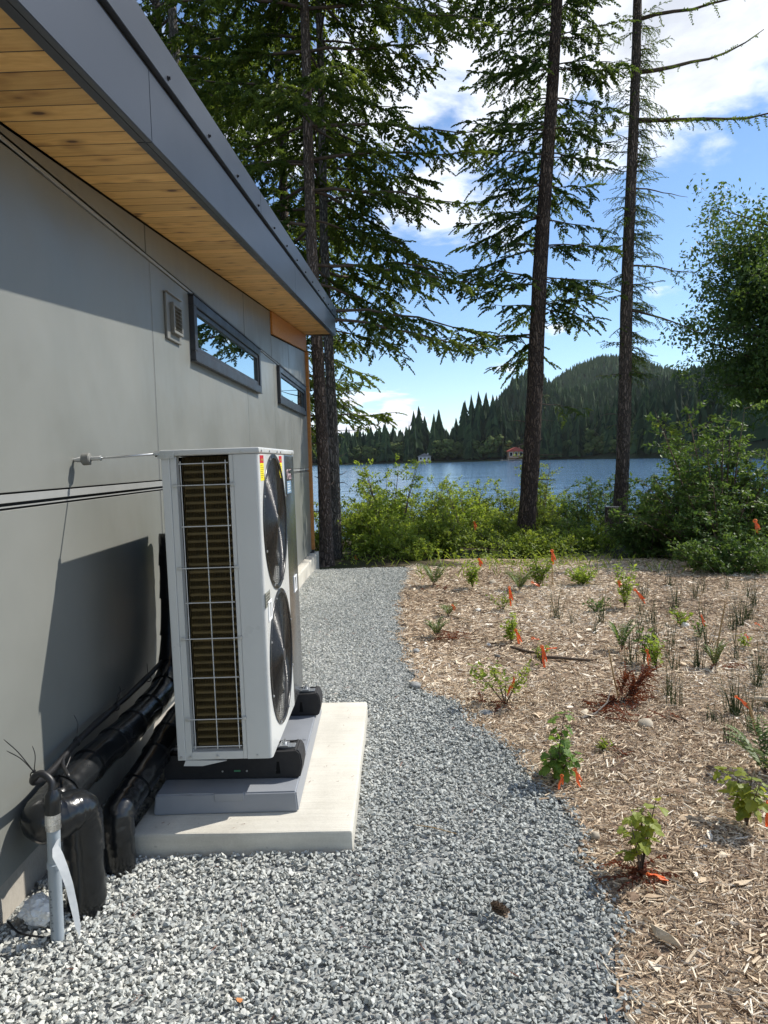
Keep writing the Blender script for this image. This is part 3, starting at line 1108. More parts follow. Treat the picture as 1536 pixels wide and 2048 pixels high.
def make_window(y0, y1, z0, z1):
    w = MB()
    for a, b_ in (((-.02, y0, z1 - .062), (.036, y1, z1)), ((-.02, y0, z0), (.036, y1, z0 + .062)),
                  ((-.02, y0, z0 + .0622), (.036, y0 + .062, z1 - .0622)), ((-.02, y1 - .062, z0 + .0622), (.036, y1, z1 - .0622))):
        w.box(a, b_, .003, 1)
    fr_ = w.obj('window', M_FRAME, house)
    s = MB()
    iy0, iy1, iz0, iz1 = y0 + .063, y1 - .063, z0 + .063, z1 - .063
    t = .034
    for a, b_ in (((-.02, iy0, iz1 - t), (.022, iy1, iz1)), ((-.02, iy0, iz0), (.022, iy1, iz0 + t)),
                  ((-.02, iy0, iz0 + t + .0002), (.022, iy0 + t, iz1 - t - .0002)), ((-.02, iy1 - t, iz0 + t + .0002), (.022, iy1, iz1 - t - .0002))):
        s.box(a, b_, .002, 1)
    s.obj('sash', M_FRAME, fr_)
    MB().box((-.018, iy0 + t - .002, iz0 + t - .002), (.006, iy1 - t + .002, iz1 - t + .002)).obj('pane', M_GLASS, fr_)
    MB().box((-.02, y0 - .012, z1 + .0005), (.044, y1 + .012, z1 + .006)).obj('head_flashing', M_FRAME, fr_)
    MB().box((-.02, y0 - .006, z0 - .0065), (.040, y1 + .006, z0 - .0005)).obj('sill', M_FRAME, fr_)


m, nt, b, out = new_mat('window_glass')
b.inputs['Base Color'].default_value = (.012, .018, .020, 1)
b.inputs['Roughness'].default_value = 0.015
b.inputs['IOR'].default_value = 1.5
gl = nt.add('ShaderNodeBsdfGlossy', ins={'Color': (.80, .95, 1.0, 1), 'Roughness': 0.012})
mx = nt.add('ShaderNodeMixShader', ins={0: .62})
nt.l.new(b.outputs[0], mx.inputs[1])
nt.l.new(gl.outputs[0], mx.inputs[2])
nt.l.new(mx.outputs[0], out.inputs[0])
M_GLASS = m
make_window(4.585, 6.83, 2.195, 2.605)
make_window(7.95, 10.27, 2.195, 2.600)

# exhaust vent: mounting block and hood with louvres
M_VENT = plain('vent_paint', (.165, .165, .150), 0.45)
vb = MB().box((.0005, 4.085, 2.25), (.016, 4.35, 2.51), .004)
vent = vb.obj('vent', M_VENT, house)
f_ = MB()
ya, yb, za, zb = 4.145, 4.315, 2.29, 2.465
for a, b_ in (((.0162, ya, zb - .018), (.040, yb, zb)), ((.0162, ya, za), (.040, yb, za + .018)),
              ((.0162, ya, za + .0182), (.040, ya + .018, zb - .0182)), ((.0162, yb - .018, za + .0182), (.040, yb, zb - .0182))):
    f_.box(a, b_, .002, 1)
f_.box((.0161, ya + .018, za + .018), (.019, yb - .018, zb - .018))
f_.obj('hood', M_VENT, vent)
lm = MB().box((-.010, ya + .019, -.0015), (.012, yb - .019, .0015)).mesh('louvre', M_VENT)
for i in range(6):
    link('louvre', lm, vent, (.029, 0, za + .032 + i * .0225), (0, R(32), 0))
MB().box((.0005, 4.075, 2.5105), (.030, 4.36, 2.515)).obj('flashing', M_TRIM, vent)

# ================================================================ SLAB, PAD, HEAT PUMP
q = MB()
q.box((.215, 2.668, -.06), (1.09, 4.16, .085), .010, 2)
bmesh.ops.subdivide_edges(q.bm, edges=list(q.bm.edges), cuts=5, use_grid_fill=True)
for v in q.bm.verts:
    k = mnoise.noise(v.co * 9.0)
    side = min(abs(v.co.x - 1.09), abs(v.co.y - 2.668)) < .012
    v.co += Vector((k * .004 if side else 0, k * .004 if side else 0, k * .0015))
props(q.obj('concrete_slab', M_CONC, auto=35), 'pale concrete slab lying on the gravel under the heat pump', 'slab')

pad_r = R(1.2)
q = MB()
b0 = [(-.002, -.002), (.602, -.002), (.602, 1.17), (-.002, 1.17)]
bm_ = q.bm
lo = [bm_.verts.new((x, y, 0)) for x, y in ((0, 0), (.60, 0), (.60, 1.168), (0, 1.168))]
hi = [bm_.verts.new((x, y, .083)) for x, y in ((.009, .010), (.591, .010), (.591, 1.158), (.009, 1.158))]
bm_.faces.new(lo[::-1])
bm_.faces.new(hi)
for i in range(4):
    bm_.faces.new((lo[i], lo[(i + 1) % 4], hi[(i + 1) % 4], hi[i]))
bmesh.ops.bevel(bm_, geom=list(bm_.edges), offset=.006, segments=3, affect='EDGES')
padt = empty('equipment_pad', (.259, 2.812, .0855), 'grey plastic pad with sloping edges on the concrete slab', 'equipment pad', rot=(0, 0, pad_r))
q.obj('base', M_PADG, padt, auto=40)
MB().box((.255, .0025, .052), (.375, .0125, .0845), .002).obj('tab', M_PADG, padt)
MB().box((.140, .006, .0832), (.165, .014, .0875), .002).obj('tab', M_PADG, padt)
MB().box((.56, .55, .0832), (.575, .575, .086), .001).obj('tab', M_PADG, padt)


def rubber_block(y, label):
    t = empty('rubber_block', (.262, y, .1695), label, 'mounting block', 'rubber blocks under the heat pump')
    prof = [(0, 0), (0, .055), (.012, .105), (.03, .113), (.55, .113), (.575, .128), (.592, .112), (.600, .062), (.588, 0)]
    s = MB().prism([(x, 0, z) for x, z in prof], (0, .125, 0))
    bmesh.ops.bevel(s.bm, geom=list(s.bm.edges), offset=.006, segments=3, affect='EDGES')
    s.obj('body', M_RUB, t, auto=40)
    MB().box((.02, .042, .1135), (.565, .082, .124), .002).obj('rail', M_STEEL, t)
    c = MB()
    c.box((.498, .036, .1245), (.535, .088, .130), .001)
    c.tube([(.516, .062, .112), (.516, .062, .150)], .0055, 10)
    c.tube([(.516, .062, .1302), (.516, .062, .138)], .011, 6)
    c.obj('clamp', M_STEEL, t)
    for x in (.255, .36, .49):
        MB().disc((x, -.001, .036), (0, 1, 0), .0042, .004, 10).obj('rivet', M_STEEL, t)
    MB().box((.305, -.0015, .034), (.332, .001, .0405)).obj('sticker', M_GREEN, t)
    MB().prism([(.485, -.0015, .022), (.505, -.0015, .022), (.500, -.0015, .075), (.490, -.0015, .075)], (0, .012, 0)).obj('recess', M_DARK, t)
    return t


M_GREEN = plain('green_sticker', (.05, .22, .10), 0.5)
rubber_block(2.955, 'black rubber mounting block under the near end of the heat pump')
rubber_block(3.705, 'black rubber mounting block under the lake end of the heat pump')

HW, HL, HH = .393, .975, 1.285
hp = empty('heat_pump', (.361, 2.856, .2985), 'tall white heat pump with two black fan grilles on the concrete slab', 'heat pump', rot=(0, -.0084, .002))
Z0, ZL = 0.0, 1.262
# lid
q = MB().box((-.006, -.006, ZL), (HW + .005, HL + .005, HH + .002), .006, 3)
lid = q.obj('lid', M_LID, hp, auto=40)
sc = MB().disc((0, 0, 0), (-1, 0, 0), .0055, .003, 12).tube([(-.003, 0, 0), (-.0045, 0, 0)], .003, 8)
sc_me = sc.mesh('screw', M_STEEL)
for y in (.03, .22, .42, .52, .90):
    link('screw', sc_me, lid, (HW + .0048, y, ZL + .010), (0, 0, math.pi))
for x in (.325,):
    link('screw', sc_me, lid, (x, -.0058, ZL + .011), (0, 0, math.pi / 2))
# base pan
q = MB().box((.004, .004, 0), (HW - .006, HL - .004, .030), .002)
q.obj('base_pan', M_WHITE, hp)
MB().prism([(.03, .001, 0), (.20, .001, -.006), (.10, .001, -.026), (.02, .001, -.024)], (0, .55, 0)).obj('base_rail', M_WHITE, hp)
# near end: corner post, inner post, sill, front panel return
q = MB().box((-.002, -.002, .0), (.032, .045, ZL - .001), .003)
q.box((.0322, .003, .0), (.057, .045, ZL - .001), .002)
q.obj('corner_post', M_WHITE, hp)
MB().box((.2705, .002, .0), (.289, .045, ZL - .001), .0025).obj('inner_post', M_WHITE, hp)
MB().box((.0575, .0025, .0), (.270, .030, .034), .0025).obj('sill_rail', M_WHITE, hp)
for x in (.012, .05, .165, .33):
    link('screw', sc_me, hp, (x, -.0015, .014), (0, 0, math.pi / 2))
# front panel: rounded return + face with two round openings
FR = .292
fy, f1z, f2z = .334, .958, .345
q = MB()
bm_ = q.bm
rr = .018
arc = [(HW - rr + rr * math.sin(R(a_)), rr - rr * math.cos(R(a_))) for a_ in range(0, 91, 15)]
prof = [(.2895, .0)] + arc
cols = [[bm_.verts.new((x, y, z)) for z in (.0, ZL - .0015)] for x, y in prof]
for a_, b_ in zip(cols, cols[1:]):
    bm_.faces.new((a_[0], b_[0], b_[1], a_[1]))


def face_with_hole(bm, y0, y1, z0, z1, cy, cz, r, x):
    angs = sorted([2 * math.pi * k / 72 for k in range(72)] + [math.atan2(zz - cz, yy_ - cy) % (2 * math.pi) for yy_ in (y0, y1) for zz in (z0, z1)])
    o_, i_ = [], []
    for an in angs:
        c, s = math.cos(an), math.sin(an)
        t = 1e9
        if c > 1e-9:
            t = min(t, (y1 - cy) / c)
        if c < -1e-9:
            t = min(t, (y0 - cy) / c)
        if s > 1e-9:
            t = min(t, (z1 - cz) / s)
        if s < -1e-9:
            t = min(t, (z0 - cz) / s)
        o_.append(bm.verts.new((x, cy + c * t, cz + s * t)))
        i_.append((bm.verts.new((x, cy + c * r, cz + s * r)), bm.verts.new((x - .045, cy + c * r * .98, cz + s * r * .98))))
    n_ = len(angs)
    for k in range(n_):
        j = (k + 1) % n_
        bm.faces.new((o_[k], o_[j], i_[j][0], i_[k][0]))
        bm.faces.new((i_[k][0], i_[j][0], i_[j][1], i_[k][1]))


face_with_hole(bm_, rr, .648, .652, ZL - .0015, fy, f1z, FR, HW)
face_with_hole(bm_, rr, .648, .0, .652, fy, f2z, FR, HW)
bmesh.ops.remove_doubles(bm_, verts=bm_.verts, dist=1e-5)
fp = q.mesh('front_panel', M_WHITE)
fpo = link('front_panel', fp, hp)
fp.polygons.foreach_set('use_smooth', np.ones(len(fp.polygons), bool))
fp.set_sharp_from_angle(angle=R(30))
# service panel: brushed stainless
m, nt, b, out = new_mat('brushed_stainless')
co = nt.add('ShaderNodeTexCoord').outputs['Object']
n_ = nt.noise(nt.vmath('MULTIPLY', co, (1, 1, 240)), 2.0, 4.0, 0.6)
nt.l.new(nt.ramp(n_, [(.3, (.34, .35, .36)), (.7, (.42, .43, .44))]), b.inputs['Base Color'])
b.inputs['Metallic'].default_value = 0.92
b.inputs['Roughness'].default_value = 0.24
M_STAIN = m
q = MB().box((.02, .6495, .0), (HW + .0015, HL + .001, ZL - .001), .006, 3)
svc = q.obj('service_panel', M_STAIN, hp, auto=40)
# dark inside, coil behind the wire guard, back
MB().box((.062, .06, .034), (.266, HL - .02, ZL - .004)).obj('coil_core', M_DARK, hp)
q = MB()
for k in range(38):
    z = .050 + k * .0318
    q.tube([(.075, .050, z), (.262, .050, z)], .0085, 6)
for k in range(30):
    x = .070 + k * .0066
    q.box((x, .044, .036), (x + .0012, .060, ZL - .006))
q.obj('coil', M_COIL, hp)
MB().box((.0, .05, .031), (.008, HL - .01, ZL - .003)).obj('back_guard', M_DARK, hp)
MB().box((.27, .046, .031), (.335, .646, ZL - .003)).obj('fan_plenum', M_DARK, hp)
# wire guard
wg = empty('wire_guard', (0, 0, 0), None, None)
wg.parent = hp
WR = .0021
for x in (.076, .168, .258):
    MB().tube([(x, -.004, .048), (x, -.004, 1.240)], WR, 6).obj('wire', M_WIRE, wg)
for k, z in enumerate((1.229, 1.142, .975, .805, .662, .513, .350, .175, .060)):
    wide = k in (1, 3, 5, 7)
    x0, x1 = (.054, .286) if wide else (.068, .270)
    MB().tube([(x0, -.0075, z), (x1, -.0075, z)], WR, 6).obj('wire', M_WIRE, wg)
    if wide:
        for x in (.050, .284):
            c = MB().box((x - .009, -.006, z - .007), (x + .009, -.001, z + .007), .002, 2)
            c.disc((x, -.0055, z), (0, -1, 0), .0042, .003, 10)
            c.obj('clip', M_STEEL, wg)

# fans behind dished wire grilles
M_GHUB = plain('grille_hub', (.05, .05, .052), 0.35, 0.3)
for cz in (f1z, f2z):
    g = MB()
    nr = 36
    for k in range(nr):
        r_ = .026 + (FR - .034) * k / (nr - 1)
        dome = .013 * (1 - (r_ / FR) ** 2.2)
        g.ring((HW - .002 + dome, fy, cz), (1, 0, 0), r_, .0017, 72, 4)
    gr = g.obj('fan_grille', M_GRILLE, hp, smooth=True)
    f_ = MB()
    for k in range(3):
        f_.ring((HW + .002, fy, cz), (1, 0, 0), FR - .004 + k * .0065, .004, 80, 6)
    f_.obj('rim', M_GRILLE, gr, smooth=True)
    for k in range(8):
        an = R(62) + k * math.pi / 4
        c, s = math.cos(an), math.sin(an)
        MB().tube([(HW - .005 + .013 * (1 - t ** 2.2), fy + c * FR * t, cz + s * FR * t) for t in (.10, .35, .6, .85, .99)], .0022, 5).obj('spoke', M_GRILLE, gr, smooth=True)
    MB().disc((HW + .006, fy, cz), (1, 0, 0), .030, .008, 28, .003).obj('hub_cap', M_GHUB, gr, auto=40)
    for k in range(8):
        an = R(20) + k * math.pi / 4
        link('screw', sc_me, gr, (HW + .006, fy + math.cos(an) * (FR + .004), cz + math.sin(an) * (FR + .004)), (0, 0, math.pi))
    fan = MB()
    fan.disc((.338, fy, cz), (1, 0, 0), .055, .04, 24, .008)
    for k in range(3):
        a0_ = 2 * math.pi * k / 3 + .4
        vs0, vs1 = [], []
        for j in range(6):
            t = j / 5
            rad = .05 + (.265 - .05) * t
            w_ = .35 + .35 * t
            vs0.append(fan.bm.verts.new((.342, fy + rad * math.cos(a0_ - w_), cz + rad * math.sin(a0_ - w_))))
            vs1.append(fan.bm.verts.new((.376, fy + rad * math.cos(a0_ + w_), cz + rad * math.sin(a0_ + w_))))
        for j in range(5):
            fan.bm.faces.new((vs0[j], vs0[j + 1], vs1[j + 1], vs1[j]))
    fan.obj('fan', M_DARK, hp, auto=40)

# labels, name plate, recessed handles, display and emblem
M_LRED = plain('label_red', (.48, .02, .03), 0.4)
M_LYEL = plain('label_yellow', (.85, .72, .02), 0.4)
M_INK = plain('label_ink', (.03, .03, .03), 0.5)
M_INKY = plain('label_print', (.32, .25, .02), 0.5)
FX = HW + .0006
for y0 in (.022, .500):
    w_ = .078
    lb = MB().box((FX - .0006, y0, 1.186), (FX + .0004, y0 + w_, 1.222)).obj('warning_label', M_LYEL, hp)
    MB().box((FX - .0006, y0, 1.2222), (FX + .0006, y0 + w_, 1.254)).obj('header', M_LRED, lb)
    MB().box((FX - .0006, y0, 1.150), (FX + .0004, y0 + w_, 1.1858)).obj('text_field', M_LYEL, lb)
    q = MB()
    for k in range(7):
        z = 1.212 - k * .0085
        ln = w_ * (.82 if k % 3 else .5)
        q.box((FX + .0004, y0 + .007, z), (FX + .0008, y0 + .007 + ln, z + .0028))
    q.box((FX + .0006, y0 + .028, 1.232), (FX + .001, y0 + .06, 1.240))
    q.obj('print', M_INKY, lb)
q = MB().box((FX - .0006, .005, .628), (FX + .001, .105, .690), .002)
pl = q.obj('name_plate', plain('plate_metal', (.32, .33, .29), 0.35, 0.4), hp)
q = MB()
for k in range(4):
    q.box((FX + .001, .015, .674 - k * .012), (FX + .0014, .095 - .02 * (k % 2), .678 - k * .012))
q.obj('print', M_INK, pl)


def handle(y0, z0, w_, h_, x):
    t = MB()
    for a, b_ in (((x, y0, z0), (x + .004, y0 + w_, z0 + h_ * .12)), ((x, y0, z0 + h_ * .88), (x + .004, y0 + w_, z0 + h_)),
                  ((x, y0, z0 + h_ * .121), (x + .004, y0 + w_ * .16, z0 + h_ * .879)), ((x, y0 + w_ * .84, z0 + h_ * .121), (x + .004, y0 + w_, z0 + h_ * .879))):
        t.box(a, b_, .001, 1)
    h_o = t.obj('handle', plain('handle_white', (.82, .83, .83), .35), hp)
    MB().prism([(x + .0002, y0 + w_ * .16, z0 + h_ * .12), (x + .0002, y0 + w_ * .84, z0 + h_ * .12), (x + .0002, y0 + w_ * .84, z0 + h_ * .88)], (.002, 0, 0)).obj('recess', M_WIRE, h_o)


handle(.052, .605 - .045, .08, .085, FX - .0004)
handle(.795, .545, .09, .085, FX + .0015)
SX = HW + .0017
dsp = MB().box((SX - .001, .712, 1.065), (SX + .001, .845, 1.128), .001).obj('display', plain('display_blue', (.20, .31, .43), 0.3), hp)
q = MB()
for k in range(4):
    q.box((SX + .001, .725, 1.075 + k * .013), (SX + .0014, .815 - .02 * (k % 2), 1.0785 + k * .013))
q.obj('print', M_HW, dsp)
q = MB()
q.ring((SX + .001, .735, 1.168), (1, 0, 0), .018, .0022, 20, 4)
q.tube([(SX + .001, .753, 1.168), (SX + .001, .735, 1.138)], .0022, 5)
for y_, z_ in ((.79, 1.15), (.83, 1.15)):
    q.ring((SX + .001, y_, z_), (1, 0, 0), .014, .0022, 16, 4)
q.tube([(SX + .001, .77, 1.182), (SX + .001, .85, 1.186)], .0022, 5)
q.obj('emblem', plain('emblem_pink', (.36, .25, .26), .4), hp)

# ---- brace rod from the unit's corner to the wall
br = empty('brace_rod', (0, 2.842, 1.555), 'thin steel rod with rubber stop bracing the heat pump to the wall', 'brace rod')
dx, dy, dz_ = .352, .010, .017


def bp(t, o=0.0):
    return (dx * t, dy * t + o, dz_ * t)


MB().tube([bp(.015), bp(.98)], .0042, 10).obj('rod', M_STEEL, br, smooth=True)
MB().tube([bp(.0), bp(.05), bp(.10)], [.006, .010, .013], 12).obj('cone', M_STEEL, br, auto=40)
MB().tube([bp(.10), bp(.112), bp(.185), bp(.197)], [.020, .024, .024, .020], 18).obj('rubber_stop', plain('grey_rubber', (.17, .17, .155), .7), br, auto=40)
MB().tube([bp(.197), bp(.30)], .0085, 10).obj('sleeve', M_STEEL, br, auto=40)
MB().tube([bp(.30), bp(.318)], .0105, 6).obj('nut', M_STEEL, br)
MB().tube([bp(.93), bp(.975)], .0115, 6).obj('nut', M_STEEL, br)
q = MB().box((.338, .0035, -.004), (.405, .0075, .024), .001)
for x in (.36, .388):
    q.disc((x, .0035, .011), (0, -1, 0), .008, .003, 12)
q.obj('bracket', M_STEEL, br)

# ================================================================ PIPES, CONDUIT, CABLE


def smooth_path(pts, n=8):
    pts = [Vector(p) for p in pts]
    P = [pts[0] * 2 - pts[1]] + pts + [pts[-1] * 2 - pts[-2]]
    out_ = []
    for i in range(1, len(P) - 2):
        for k in range(n):
            t = k / n
            a, b_, c, d = P[i - 1], P[i], P[i + 1], P[i + 2]
            out_.append(.5 * ((2 * b_) + (c - a) * t + (2 * a - 5 * b_ + 4 * c - d) * t * t + (3 * b_ - a - 3 * c + d) * t ** 3))
    out_.append(pts[-1])
    return out_


def wrapped(ctrl, rad, label, seed, rfun=None):
    """A tape-wrapped insulated pipe: overlapping sleeve pieces along a bent run."""
    t_ = empty('insulated_pipe', ctrl[-1], label, 'pipe', 'black taped pipes by the wall')
    base = Vector(ctrl[-1])
    path = smooth_path(ctrl, 14)
    L = [0]
    for a, b_ in zip(path, path[1:]):
        L.append(L[-1] + (b_ - a).length)
    r_ = random.Random(seed)
    i0, cur = 0, 0.0
    while i0 < len(path) - 1:
        ln = r_.uniform(.14, .22)
        i1 = i0 + 1
        while i1 < len(path) - 1 and L[i1] - L[i0] < ln:
            i1 += 1
        if len(path) - 1 - i1 < 4:
            i1 = len(path) - 1
        seg = path[max(0, i0 - 1):i1 + 1]
        n_ = len(seg)
        rad_ = []
        for j in range(n_):
            f = j / max(1, n_ - 1)
            rj = rad if rfun is None else rad * rfun((L[i0] + f * (L[i1] - L[i0])) / L[-1])
            rad_.append(rj * (1.0 + .085 * f ** 5 + .015 * math.sin(f * 7 + seed) - .06 * (1 if j == 0 else 0)))
        sd = r_.random() * 50
        MB().tube([p - base for p in seg], rad_, 28,
                  wob=lambda i, k, sd=sd: 1 + .035 * mnoise.noise(Vector((k * .4, i * .4, sd))) + .022 * mnoise.noise(Vector((k * 1.7, i * .3, sd + 9)))
                  ).obj('sleeve', M_TAPE, t_, auto=50)
        i0 = i1
    return t_


wrapped([(.10, 3.70, 1.17), (.10, 3.69, .85), (.10, 3.66, .62), (.105, 3.56, .46), (.112, 3.35, .405), (.118, 2.95, .40), (.106, 2.66, .40), (.092, 2.45, .385), (.082, 2.33, .368),
         (.096, 2.272, .360), (.138, 2.285, .360), (.174, 2.328, .358), (.185, 2.343, .325), (.186, 2.345, .24), (.185, 2.345, .10), (.184, 2.345, -.06)], .0625,
        'fat black taped pipe along the wall, bending over beside the grey conduit', 3, lambda s: 1.0 + .20 * math.exp(-((s - .80) / .05) ** 2))
wrapped([(.235, 4.0, .72), (.235, 3.95, .55), (.235, 3.8, .40), (.240, 3.45, .345), (.242, 3.10, .325), (.238, 2.85, .275), (.216, 2.69, .232), (.206, 2.61, .212), (.204, 2.592, .175), (.204, 2.59, .08), (.204, 2.59, -.06)], .0585,
        'shorter black taped pipe running between the wall and the slab', 11)

cd = empty('conduit', (.160, 2.178, 0), 'grey plastic conduit standing in the gravel before the black pipes', 'conduit')
MB().tube([(0, 0, -.06), (.004, 0, .20), (.010, 0, .405)], .0205, 20).obj('tube', M_PVC, cd, auto=40)
MB().tube([(.0055, 0, .245), (.006, 0, .26), (.0065, 0, .262)], [.0235, .0235, .0215], 20).obj('coupling', M_PVC, cd, auto=40)
q = MB().tube([(.009, 0, .372), (.009, 0, .39), (.0095, 0, .41), (.010, 0, .43)], [.0238, .0245, .0242, .0235], 24, wob=lambda i, k: 1 + .05 * mnoise.noise(Vector((k * .9, i * 1.1, 3.0))))
q.obj('foil_wrap', M_FOIL, cd)
q = MB().tube([(.010, 0, .425), (.011, .001, .455), (.012, .003, .485), (.012, .005, .50)], [.0255, .0265, .024, .015], 18, wob=lambda i, k: 1 + .09 * mnoise.noise(Vector((k * .9, i * 1.1, 7.0))))
q.obj('tape_wrap', M_TAPE, cd, auto=50)
q = MB()
for k in range(16):
    z = .04 + k * .0088
    q.box((-.006, -.0212, z), (.001 - .003 * (k % 3), -.0203, z + .0052))
q.obj('print', plain('faded_print', (.16, .18, .20), .6), cd)

# white tag strip tied on the conduit
q = MB()
tagp = [(.182, 2.178, .352, .004), (.176, 2.170, .330, .010), (.182, 2.168, .305, .016), (.196, 2.172, .26, .0135), (.208, 2.178, .20, .012), (.216, 2.186, .12, .011), (.222, 2.192, .05, .008), (.224, 2.194, .022, .002)]
for off in (0.0, .0008):
    pass
l_, r2_ = [], []
for x, y, z, w_ in tagp:
    l_.append((x + .016 - w_ * .75, y - .030 - w_ * .6, z))
    r2_.append((x + .016 + w_ * .75, y - .030 + w_ * .6, z + .004))
for i in range(len(tagp) - 1):
    q.face([l_[i], r2_[i], r2_[i + 1], l_[i + 1]])
bmesh.ops.remove_doubles(q.bm, verts=q.bm.verts, dist=1e-5)
bmesh.ops.solidify(q.bm, geom=list(q.bm.faces), thickness=.0008)
props(q.obj('paper_tag', M_PAPER), 'long white paper strip hanging from the grey conduit', 'tag')

# black cable along the top of the fat pipe with zip ties
cb = empty('cable', (.170, 2.178, .49), 'black cable running over the fat taped pipe, held by zip ties', 'cable')
cpath = smooth_path([(.0, .0, .0), (-.004, .01, .035), (-.035, .015, .058), (-.062, .015, .045), (-.078, .05, .015), (-.095, .18, -.012), (-.108, .42, -.002), (-.112, .8, .0), (-.110, 1.1, .005), (-.100, 1.35, .03), (-.09, 1.5, .05)], 6)
MB().tube(cpath, .0115, 10).obj('sheath', M_CABLE, cb, smooth=True)
MB().tube(smooth_path([(-.03, .18, -.03), (-.10, .3, -.005), (-.118, .6, .006), (-.12, .9, .0), (-.11, 1.2, .02)], 6), .007, 8).obj('wire', M_CABLE, cb, smooth=True)
rz = random.Random(5)
for k, (y_, tails) in enumerate(((.015, ((-.05, -.07, .15), (-.035, -.085, .12), (.0, -.0, .10))), (.42, ((-.01, .01, .10), (.02, -.17, -.06))), (.80, ((.012, .02, .085), (.03, .03, .07))), (1.2, ((-.01, .02, .07),)))):
    zt = MB()
    c = Vector((-.06 if k == 0 else -.108, y_, .05 if k == 0 else .0))
    zt.ring(c, (0.2, 1, 0), .0145, .0022, 18, 4)
    zt.box((c.x - .004, c.y - .004, c.z + .012), (c.x + .004, c.y + .004, c.z + .020))
    for tl in tails:
        e_ = c + Vector(tl)
        mid = c + Vector(tl) * .55 + Vector((rz.uniform(-.012, .012), 0, .012))
        zt.tube(smooth_path([c + Vector((0, 0, .014)), mid, e_], 4), [.0016] * 8 + [.0008], 4)
    zt.obj('zip_tie', M_CABLE, cb)

# thin cable end on the gravel and crumpled paper
MB_c = MB().tube(smooth_path([(-.03, 2.23, .03), (.02, 2.20, .012), (.08, 2.175, .016), (.14, 2.17, .012)], 6), .0035, 6)
props(MB_c.obj('thin_cable', M_CABLE, smooth=True), 'thin black cable end lying on gravel below the crumpled paper', 'cable')
bm_ = bmesh.new()
bmesh.ops.create_icosphere(bm_, subdivisions=4, radius=1.0)
for v in bm_.verts:
    p = v.co.copy()
    k = 1 + .22 * mnoise.noise(p * 1.6 + Vector((3, 1, 4))) - .22 * abs(mnoise.noise(p * 3.1 + Vector((9, 2, 1)))) - .16 * abs(mnoise.noise(p * 6.5 + Vector((1, 7, 3))))
    v.co = Vector((p.x * .068 * k, p.y * .055 * k, p.z * .048 * k))
me = bpy.data.meshes.new('crumpled_paper')
bm_.to_mesh(me)
bm_.free()
me.materials.append(M_PAPER)
props(link('crumpled_paper', me, loc=(.062, 2.265, .045)), 'crumpled white paper on the gravel at the foot of the wall', 'paper')

# ================================================================ TREES


def twig_proto(seed, pairs=10, shoot=.125, width=.046, droop=.25):
    """A half-metre fir twig: an axis with side shoots, each two crossed leaf-shaped faces."""
    r_ = np.random.default_rng(seed)
    V, T = [], []

    def shoot_quad(p, d, ln, w):
        d = d / np.linalg.norm(d)
        u = np.cross(d, (0, 0, 1.0))
        u /= max(1e-6, np.linalg.norm(u))
        v_ = np.cross(u, d)
        an = r_.uniform(0, math.pi)
        for k in range(2):
            a_ = an + k * math.pi / 2
            s = (u * math.cos(a_) + v_ * math.sin(a_)) * w * .5
            b_ = len(V)
            m_ = p + d * ln * .45
            V.extend([p, m_ + s, p + d * ln, m_ - s])
            T.extend([(b_, b_ + 1, b_ + 2), (b_, b_ + 2, b_ + 3)])

    for k in range(pairs):
        t = .08 + .88 * k / (pairs - 1)
        c = np.array([.5 * t, r_.normal(0, .006), -.5 * droop * .5 * t * t])
        for sgn in (-1, 1):
            if r_.random() < .12:
                continue
            a_ = R(r_.uniform(35, 62))
            d = np.array([math.cos(a_), sgn * math.sin(a_), r_.uniform(-.55, .12)])
            shoot_quad(c, d, shoot * (1.15 - .75 * t) * r_.uniform(.75, 1.25), width * r_.uniform(.8, 1.2))
    shoot_quad(np.array([.45, 0, -.05]), np.array([1, 0, -.25]), .1, width)
    for k in range(4):
        shoot_quad(np.array([.11 * k, 0, -.006 * k]), np.array([1, 0, -.15]), .15, width * .8)
    return np.array(V), np.array(T)


TWIGS = [twig_proto(s) for s in range(6)]
TWIGS_THIN = [twig_proto(s + 30, 7, .10, .036, .35) for s in range(4)]


def trunk_path(base, lean, H):
    def f(z):
        """Trunk centre at height z above the base."""
        return np.array([base[0] + lean[0] * z + .02 * math.sin(z * .9 + base[0]), base[1] + lean[1] * z + .02 * math.cos(z * .7), base[2] + z])
    return f


